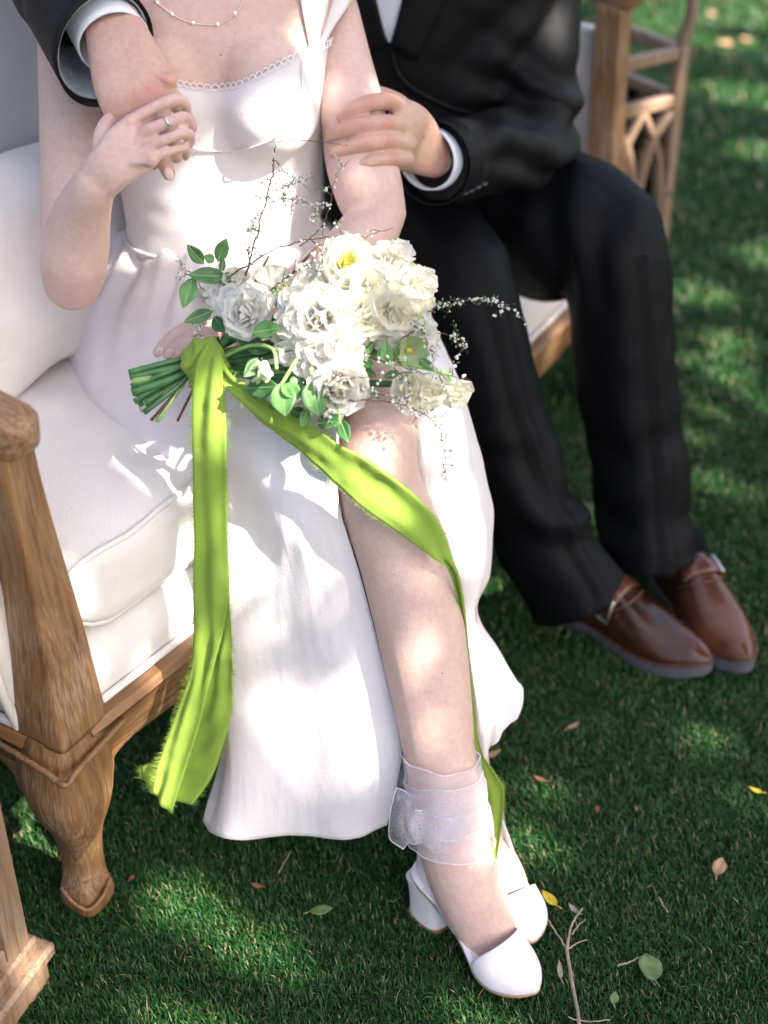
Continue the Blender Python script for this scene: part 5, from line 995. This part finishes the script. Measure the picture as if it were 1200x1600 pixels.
FL = [('garden_rose', 498, 498, 1.632, 50, ROSE, 'petal', (-.15, -.05)), ('garden_rose', 383, 487, 1.655, 38, ROSE, 'petal', (-.5, .2)), ('ranunculus', 530, 604, 1.622, 42, RAN, 'petal', (.1, -.35)), ('peony', 543, 417, 1.652, 47, PEONY, 'petal_c', (.1, .35)),
      ('sweet_pea', 607, 406, 1.655, 36, PEA, 'petal_c', (.2, .6)), ('sweet_pea', 648, 447, 1.655, 36, PEA, 'petal_c', (.6, .35)), ('sweet_pea', 655, 470, 1.66, 30, PEA, 'petal_c', (.7, .0)), ('sweet_pea', 578, 452, 1.640, 46, PEA, 'petal_c', (.1, .1)), ('sweet_pea', 560, 485, 1.632, 40, PEA, 'petal_c', (.0, -.1)), ('sweet_pea', 612, 483, 1.640, 44, PEA, 'petal_c', (.3, -.1)), ('sweet_pea', 640, 490, 1.648, 34, PEA, 'petal_c', (.5, -.1)),
      ('sweet_pea', 486, 442, 1.665, 36, PEA, 'petal', (-.2, .4)), ('sweet_pea', 345, 455, 1.695, 27, PEA, 'petal', (-.4, .3)), ('sweet_pea', 362, 436, 1.69, 20, PEA, 'petal_c', (-.3, .4)), ('sweet_pea', 322, 468, 1.735, 30, PEA, 'petal', (-.5, .2)), ('sweet_pea', 376, 438, 1.70, 18, PEA, 'petal', (-.1, .5)),
      ('daffodil', 424, 446, 1.668, 34, DAFF, 'petal_c', (-.25, .3)), ('hellebore', 640, 547, 1.645, 34, HELL, 'petal_g', (.3, -.2)), ('sweet_pea', 598, 522, 1.655, 24, PEA, 'petal', (.1, -.3)), ('sweet_pea', 664, 520, 1.655, 24, PEA, 'petal', (.5, -.1)), ('sweet_pea', 543, 556, 1.628, 34, PEA, 'petal', (.1, -.4)), ('sweet_pea', 640, 609, 1.640, 40, PEA, 'petal_c', (.3, -.6)), ('sweet_pea', 672, 614, 1.645, 34, PEA, 'petal_c', (.3, -.6)), ('sweet_pea', 714, 616, 1.655, 28, PEA, 'petal_c', (.6, -.6)),
      ('white_bud', 418, 584, 1.632, 30, BUD, 'petal_g', (-.8, .1)), ('white_bud', 508, 640, 1.635, 24, BUD, 'petal_g', (.1, -.9)), ('lilac_floret', 452, 552, 1.645, 24, PEA, 'petal', (-.2, -.3)), ('lilac_floret', 474, 572, 1.638, 20, PEA, 'petal', (-.1, -.4)), ('lilac_floret', 416, 470, 1.652, 18, PEA, 'petal', (.0, .1)), ('lilac_floret', 440, 535, 1.65, 18, PEA, 'petal_c', (-.3, -.1)), ('lilac_floret', 405, 505, 1.655, 18, PEA, 'petal_c', (-.3, -.2)), ('sweet_pea', 500, 575, 1.632, 26, PEA, 'petal', (0, -.3)), ('sweet_pea', 620, 425, 1.665, 28, PEA, 'petal', (.3, .4)), ('sweet_pea', 470, 470, 1.64, 34, PEA, 'petal', (-.4, .2)), ('sweet_pea', 452, 505, 1.635, 28, PEA, 'petal', (-.5, -.1)), ('sweet_pea', 530, 540, 1.622, 36, PEA, 'petal', (.1, -.2)), ('sweet_pea', 545, 455, 1.64, 36, PEA, 'petal_c', (.0, .2)), ('sweet_pea', 575, 505, 1.632, 30, PEA, 'petal_c', (.2, -.3)), ('sweet_pea', 400, 470, 1.65, 26, PEA, 'petal', (-.1, .3)), ('sweet_pea', 362, 470, 1.67, 28, PEA, 'petal', (-.5, .1)), ('sweet_pea', 370, 508, 1.66, 22, PEA, 'petal_c', (-.3, -.3)), ('sweet_pea', 512, 452, 1.65, 30, PEA, 'petal', (-.1, .3)), ('sweet_pea', 505, 548, 1.624, 30, PEA, 'petal', (-.2, -.3)), ('sweet_pea', 560, 610, 1.626, 22, PEA, 'petal_c', (.5, -.3)), ('sweet_pea', 622, 540, 1.648, 18, PEA, 'petal', (0, 0)), ('sweet_pea', 690, 600, 1.652, 20, PEA, 'petal_c', (.5, -.5)), ('sweet_pea', 455, 470, 1.64, 26, PEA, 'petal', (-.5, .4)), ('sweet_pea', 520, 470, 1.632, 30, PEA, 'petal', (.2, .5)), ('sweet_pea', 545, 520, 1.625, 32, PEA, 'petal', (.5, 0)), ('sweet_pea', 480, 545, 1.628, 26, PEA, 'petal', (-.5, -.5)), ('sweet_pea', 625, 395, 1.66, 26, PEA, 'petal', (.5, .7)), ('sweet_pea', 668, 440, 1.66, 24, PEA, 'petal', (.8, .3))]
for i, (nm, x, y, d, R, lay, mk, ln) in enumerate(FL): flower(nm, x, y, d, R, lay, mk, ln, seed=i, core='petal_y' if nm in ('peony', 'hellebore') else ('petal_g' if mk == 'petal_g' else 'petal_c'), coreR=.30 if nm == 'ranunculus' else .18)
# daffodil trumpet
dt = flower('daffodil', 447, 454, 1.655, 15, [('trump', 7, 72, 1.0, .45, None), ('trump', 7, 64, .95, .45, None)], 'petal_y', (.2, -.1), 'petal_y', .35, 5)
# leaves
def bleaf(bx, by, tx, ty, wpx, d0, d1, mk='leaf', fold=0.25, curl=0.12, seed=0):
    a = V(bx, by, d0); b = V(tx, ty, d1); L = np.linalg.norm(b-a); y = (b-a)/L; view = nrm(CAM-a); r = random.Random(seed+int(bx)); n = nrm(view+RGT*r.uniform(-.4, .4)+UPV*r.uniform(-.2, .5)); x = nrm(np.cross(y, n)); z = np.cross(x, y)
    Gq = leaf_grid(L, wpx*1.15*d0/FPX, curl, 0.85, 0.03, seed, fold, 9, 7); P = a+Gq[..., 0:1]*x+Gq[..., 1:2]*y+Gq[..., 2:3]*z; mb = MB().grid(P); o = obj('leaf', mb, M[mk], bq, solid=0.0005)
    v = MB(); v.sweep(P[:, 3]+z*0.0004, np.linspace(.0007, .0003, 9), seg=5); obj('vein', v, M['stem2'], o)
LV = [(318, 412, 292, 382, 18, 1.69, 1.68), (340, 408, 354, 372, 20, 1.69, 1.68, 'leaf2'), (335, 408, 318, 400, 14, 1.695, 1.69, 'leaf2'), (352, 432, 294, 430, 24, 1.69, 1.68), (345, 448, 358, 425, 16, 1.69, 1.69), (301, 434, 286, 482, 24, 1.69, 1.68, 'leaf2'), (332, 486, 287, 504, 18, 1.69, 1.68), (345, 425, 349, 403, 10, 1.70, 1.70), (352, 495, 372, 535, 32, 1.68, 1.67), (335, 495, 352, 520, 22, 1.70, 1.69), (395, 520, 443, 512, 26, 1.64, 1.63, 'leaf2'), (386, 607, 437, 604, 32, 1.655, 1.63), (440, 598, 446, 652, 36, 1.63, 1.615, 'leaf2'), (442, 600, 468, 624, 26, 1.63, 1.62, 'leaf2'), (487, 598, 498, 652, 38, 1.622, 1.61, 'leaf2'), (495, 662, 531, 658, 20, 1.625, 1.62), (531, 655, 545, 692, 20, 1.625, 1.615), (600, 532, 607, 580, 18, 1.632, 1.622, 'leaf2'), (604, 545, 590, 558, 14, 1.632, 1.627, 'leaf2'), (410, 440, 392, 452, 18, 1.685, 1.68), (385, 540, 425, 548, 24, 1.67, 1.665), (410, 525, 455, 500, 20, 1.67, 1.66), (465, 530, 430, 548, 22, 1.65, 1.645), (470, 610, 500, 628, 24, 1.64, 1.63), (455, 640, 480, 655, 20, 1.645, 1.635), (380, 515, 395, 548, 26, 1.675, 1.67), (560, 530, 600, 505, 16, 1.66, 1.655), (575, 545, 600, 565, 14, 1.65, 1.645), (470, 500, 440, 480, 20, 1.68, 1.67), (620, 560, 600, 545, 12, 1.64, 1.635, 'leaf2'), (610, 400, 620, 372, 8, 1.66, 1.66, 'leaf2'), (690, 605, 706, 588, 10, 1.65, 1.65, 'leaf2'), (530, 640, 505, 665, 16, 1.63, 1.63), (475, 470, 455, 455, 18, 1.685, 1.68), (560, 575, 590, 590, 14, 1.65, 1.645), (410, 560, 380, 590, 22, 1.665, 1.655), (450, 620, 420, 640, 22, 1.65, 1.64), (470, 585, 455, 615, 20, 1.645, 1.635), (395, 500, 370, 520, 20, 1.675, 1.67), (430, 470, 455, 485, 18, 1.655, 1.645), (375, 455, 352, 470, 16, 1.685, 1.68), (520, 560, 490, 580, 16, 1.64, 1.63), (560, 555, 585, 575, 18, 1.64, 1.632), (585, 535, 560, 560, 16, 1.645, 1.637), (655, 560, 680, 580, 12, 1.645, 1.64, 'leaf2'), (600, 590, 625, 580, 12, 1.64, 1.635, 'leaf2'), (480, 640, 470, 668, 18, 1.632, 1.622, 'leaf2'), (515, 640, 525, 668, 16, 1.628, 1.62)]
for i, q in enumerate(LV): bleaf(*q[:7], mk=(q[7] if len(q) > 7 else 'leaf'), seed=i)
# stems through the knot
def stem(ends, r, mk, r2=None):
    mb = MB(); P = resample([V(*e) for e in ends], 20); mb.sweep(P, np.linspace(r, r2 or r*0.8, 20), seg=9, caps='flat'); o = obj('stem', mb, M[mk], bq)
    t = nrm(P[0]-P[1]); m2 = MB(); m2.sweep([P[0]+t*0.0001, P[0]+t*0.0006], r*0.72, seg=9, caps='flat'); obj('cut_end', m2, M['pith'], o)
ST = [(201, 582, .0048, 'stem', (420, 480)), (207, 596, .0036, 'stem2', (560, 470)), (219, 575, .0030, 'stem2', (450, 500)), (212, 604, .0024, 'twig', (500, 380)), (206, 613, .0046, 'stem', (530, 590)), (214, 622, .0050, 'stem', (510, 500)), (217, 634, .0046, 'stem', (600, 480)), (219, 641, .0026, 'pith', (640, 545)), (225, 645, .0032, 'stem', (470, 600)), (236, 657, .0022, 'twig', (530, 520)), (245, 659, .0036, 'stem2', (500, 590)), (277, 658, .0015, 'twig', (420, 400)), (203, 590, .0044, 'stem', (400, 470)), (210, 628, .0044, 'stem', (540, 420)), (228, 612, .0046, 'stem', (570, 560)), (232, 596, .0044, 'stem', (610, 500)), (205, 604, .0042, 'stem', (380, 500)), (226, 630, .0044, 'stem', (620, 600)), (240, 620, .0042, 'stem', (480, 540)), (215, 588, .0040, 'stem', (430, 450))]
for i, (x, y, r, mk, fl) in enumerate(ST):
    k = ((i*7) % 10)/9-.5; kx, ky, kd = 320-k*10+((i*3) % 5-2)*2, 565+k*30, 1.708+((i*3) % 4)*.006
    d0 = 1.695+((i*5) % 4)*.007-(.012 if mk != 'stem' else 0); r = r*(0.75+0.45*((i*37) % 10)/10); stem([(x, y, d0), ((x+kx)/2, (y+ky)/2, (d0+kd)/2), (kx, ky, kd), ((kx+fl[0])/2, (ky+fl[1])/2+6, 1.685), (fl[0], fl[1], 1.665)], r, mk)
for e in ([(345, 560, 1.69, 0), (390, 540, 1.66, 0), (425, 545, 1.645, 0), (432, 575, 1.637, 0)], [(440, 600, 1.632, 0), (455, 575, 1.63, 0), (466, 555, 1.63, 0), (468, 535, 1.635, 0), (455, 520, 1.64, 0)], [(487, 600, 1.622, 0), (486, 585, 1.624, 0), (489, 565, 1.63, 0)], [(645, 478, 1.65, 0), (662, 500, 1.65, 0), (660, 520, 1.65, 0)], [(560, 525, 1.65, 0), (590, 520, 1.648, 0), (620, 508, 1.65, 0)], [(612, 560, 1.645, 0), (650, 572, 1.645, 0), (705, 585, 1.65, 0)], [(525, 632, 1.625, 0), (530, 650, 1.624, 0), (531, 668, 1.625, 0)]):
    mb = MB(); P = resample([V(q[0], q[1], q[2]) for q in e], 14); mb.sweep(P, .0022, seg=8); obj('stem', mb, M['stem2'], bq)
# blossom twigs
def twig(pts, r0=.0011, r1=.0004, side=6, dens=1.0, seed=0, spread=26, white=0.45, run=(0.15, 1.0)):
    r = random.Random(seed); P = resample([V(*q) for q in pts], 40); P = P+np.array([[r.gauss(0, .0007) for _ in range(3)] for _ in P]); mb = MB(); mb.sweep(P, np.linspace(r0, r1, 40), seg=6); gb_, wb = MB(), MB()
    def deck(p):
        for _ in range(r.randrange(1, 4)):
            u = nrm(np.array([r.gauss(0, 1) for _ in range(3)])); c = p+u*r.uniform(.001, .004)
            if r.random() < white: wb.ball(c, (r.uniform(.0010, .0021),)*3, seg=6, rings=4)
            else:
                x = nrm(np.cross(u, [.3, .2, 1])); z = np.cross(u, x); L = r.uniform(.003, .0055); gb_.add([c, c+u*L*.5+x*L*.28, c+u*L, c+u*L*.5-x*L*.28], [(0, 1, 2, 3)])
    for k in range(int(len(P)*dens)):
        i = int((run[0]+(run[1]-run[0])*r.random())*(len(P)-1)); deck(P[i])
    for k in range(side):
        i = int(r.uniform(.2, .95)*(len(P)-1)); a = r.uniform(0, 6.28); d = RGT*math.cos(a)+UPV*math.sin(a)+FWD*r.uniform(-.4, .2); L = r.uniform(.5, 1.0)*spread*1.65/FPX; e = P[i]+d*L; mid = (P[i]+e)/2+np.array([0, 0, .002]); S_ = resample([P[i], mid, e], 8); mb.sweep(S_, np.linspace(.0006, .0003, 8), seg=5)
        for q in S_[3::2]: deck(q)
    o = obj('twig', mb, M['twig'], bq)
    if gb_.n: tag(obj('leaflets', gb_, M['leaf2'], o, smooth=False), kind='stuff')
    if wb.n: tag(obj('blossoms', wb, M['petal'], o), kind='stuff')
TW = [([(385, 430, 1.69), (400, 370, 1.68), (420, 295, 1.67), (428, 250, 1.665), (430, 222, 1.665)], .0012, .0006, 9, .55), ([(430, 222, 1.665), (465, 219, 1.66), (520, 224, 1.655), (545, 228, 1.65)], .0005, .0003, 0, .0), ([(360, 430, 1.685), (430, 390, 1.67), (500, 372, 1.66), (560, 371, 1.655), (615, 356, 1.65)], .0011, .0004, 5, .25), ([(470, 385, 1.665), (502, 355, 1.66), (516, 315, 1.655), (524, 275, 1.65), (546, 250, 1.645)], .0009, .0003, 4, .3), ([(415, 460, 1.66), (450, 432, 1.65), (470, 420, 1.645), (493, 408, 1.64)], .0010, .0004, 4, .4), ([(485, 372, 1.655), (502, 395, 1.645), (500, 430, 1.635), (475, 462, 1.63), (462, 490, 1.625)], .0008, .0003, 5, .6), ([(655, 492, 1.65), (700, 476, 1.655), (750, 468, 1.66), (790, 476, 1.665), (822, 502, 1.67)], .0009, .0004, 9, 1.3), ([(685, 520, 1.65), (712, 526, 1.652), (724, 535, 1.654), (731, 552, 1.655)], .0006, .0003, 3, .35), ([(545, 625, 1.62), (620, 630, 1.615), (668, 650, 1.615), (695, 690, 1.62), (690, 745, 1.63)], .0009, .0003, 8, .9), ([(622, 536, 1.64), (655, 512, 1.63), (670, 540, 1.625), (685, 585, 1.625), (700, 620, 1.63)], .0009, .0004, 6, .7), ([(508, 668, 1.618), (512, 630, 1.612), (522, 595, 1.61), (528, 568, 1.612)], .0008, .0004, 3, .4), ([(543, 520, 1.635), (570, 550, 1.628), (610, 570, 1.622), (640, 600, 1.62)], .0009, .0004, 4, .5), ([(500, 585, 1.62), (560, 590, 1.614), (640, 582, 1.618), (735, 592, 1.63)], .0006, .0003, 4, .35), ([(320, 455, 1.70), (300, 430, 1.69), (285, 415, 1.685), (278, 402, 1.685)], .0005, .0003, 3, .3), ([(560, 600, 1.625), (590, 615, 1.62), (640, 628, 1.62)], .0007, .0003, 5, .7), ([(300, 500, 1.70), (312, 512, 1.70), (305, 525, 1.70)], .0009, .0006, 1, .5), ([(395, 420, 1.675), (388, 395, 1.67), (395, 350, 1.668), (405, 330, 1.668)], .0006, .0003, 6, .5), ([(425, 300, 1.668), (455, 288, 1.665), (490, 276, 1.66)], .0005, .0003, 4, .6), ([(422, 310, 1.668), (460, 312, 1.665), (490, 325, 1.66), (505, 345, 1.66)], .0005, .0003, 5, .6)]
for i, q in enumerate(TW): twig(q[0], q[1], q[2], q[3], q[4], seed=i*13+5)
# ---- lime ribbon: wrap, knot and two frayed tails
wr_ = MB(); limb([(288, 578, 50, 1.70, .85), (298, 574, 62, 1.70, .85), (318, 564, 66, 1.70, .85), (338, 553, 62, 1.70, .85), (349, 548, 50, 1.70, .85)], 60, 40, mb=wr_, caps=None)
wm = wr_.mesh('wrapm'); displace(wm, lambda p: 0.0030*math.sin((p[0]*.8-p[2]*.6)*330+4*noise.noise(Vector(p*40)))+0.0015*noise.noise(Vector(p*150)))
wrap_o = obj('ribbon_wrap', wm, M['ribbon'], bq, solid=0.0006)
def frayed(name, L, R, n=90, m=14, rip=0.0035, frq=9, twist=0.0, fringe=1.0, seed=0, fl=.010, und=0.0):
    r = np.random.default_rng(seed); A_ = resample([V(*q) for q in L], n); B_ = resample([V(*q) for q in R], n); t = np.linspace(0, 1, m)[None, :, None]; G = A_[:, None]*(1-t)+B_[:, None]*t; N = grid_normals(G)
    U_, W_ = np.meshgrid(np.linspace(0, 1, n), np.linspace(0, 1, m), indexing='ij'); D = rip*(np.sin(W_*frq+3*np.sin(U_*5))*0.6+0.5*np.sin(U_*24+W_*4))*np.sin(np.pi*np.clip(W_, .04, .96))+und*np.sin(U_*11+W_*2)
    nz = np.array([[noise.noise(Vector(G[i, j]*55)) for j in range(m)] for i in range(n)])*0.0022; G = G+N*(D+nz)[..., None]
    o = obj(name, MB().grid(G), M['ribbon'], bq, solid=0.0005)
    f = MB(); vs = []; fs = []
    for e, inner in ((G[:, 0], G[:, 1]), (G[:, -1], G[:, -2])):
        cum = np.concatenate([[0], np.cumsum(np.linalg.norm(np.diff(e, axis=0), axis=1))]); k = int(cum[-1]/0.0006*fringe)
        for s in r.uniform(0, cum[-1], k):
            p = np.array([np.interp(s, cum, e[:, j]) for j in range(3)]); q = np.array([np.interp(s, cum, inner[:, j]) for j in range(3)]); dr = nrm(p-q); i = min(np.searchsorted(cum, s), n-1); al = nrm(e[min(i+1, n-1)]-e[max(i-1, 0)]); Ln = fl*r.uniform(.3, 1.2)*(0.35+0.65*abs(math.sin(s*31+seed)))
            tip = p+dr*Ln+al*r.normal(0, .35)*Ln+N[min(i, n-1), 0]*r.normal(0, .3)*Ln; b0 = len(vs); vs += [p-al*.00016-dr*.0005, p+al*.00016-dr*.0005, tip]; fs.append((b0, b0+1, b0+2))
    f.add(vs, fs); tag(obj('fringe', f, M['ribbon'], o, smooth=False), kind='stuff'); return G
frayed('ribbon_tail', [(318, 540, 1.685), (305, 575, 1.672), (300, 640, 1.675), (301, 720, 1.685), (303, 850, 1.705), (302, 930, 1.715), (303, 1000, 1.722), (294, 1060, 1.735), (270, 1130, 1.75), (247, 1195, 1.76), (238, 1240, 1.765)],
       [(345, 540, 1.685), (347, 575, 1.670), (352, 640, 1.672), (354, 720, 1.682), (356, 850, 1.70), (357, 930, 1.705), (345, 1000, 1.712), (330, 1060, 1.725), (312, 1130, 1.745), (290, 1200, 1.755), (268, 1272, 1.76)], seed=1, rip=.0065)
frayed('ribbon_tail', [(330, 930, 1.722), (335, 1000, 1.725), (322, 1060, 1.745), (300, 1130, 1.765), (268, 1180, 1.775), (222, 1200, 1.785), (236, 1240, 1.785)],
       [(358, 930, 1.712), (362, 1000, 1.715), (363, 1060, 1.732), (362, 1110, 1.75), (350, 1160, 1.76), (330, 1215, 1.765), (300, 1258, 1.765)], seed=2, rip=.006, n=60)
frayed('ribbon_tail', [(340, 548, 1.682), (362, 585, 1.668), (386, 602, 1.662), (430, 635, 1.648), (470, 655, 1.640), (530, 694, 1.625), (590, 729, 1.622), (650, 775, 1.634), (688, 822, 1.650), (707, 872, 1.672), (720, 910, 1.70), (730, 985, 1.755), (736, 1060, 1.80), (742, 1120, 1.82), (750, 1170, 1.835), (778, 1215, 1.845), (788, 1245, 1.85), (775, 1350, 1.86)],
       [(345, 588, 1.678), (350, 605, 1.668), (370, 622, 1.664), (405, 655, 1.660), (432, 677, 1.655), (475, 710, 1.650), (520, 752, 1.645), (565, 792, 1.640), (622, 832, 1.645), (672, 869, 1.660), (703, 897, 1.688), (722, 980, 1.752), (728, 1060, 1.80), (735, 1120, 1.825), (744, 1180, 1.845), (752, 1225, 1.855), (760, 1262, 1.86), (768, 1345, 1.862)], seed=3, n=150, rip=.0042, frq=7, fl=.008)
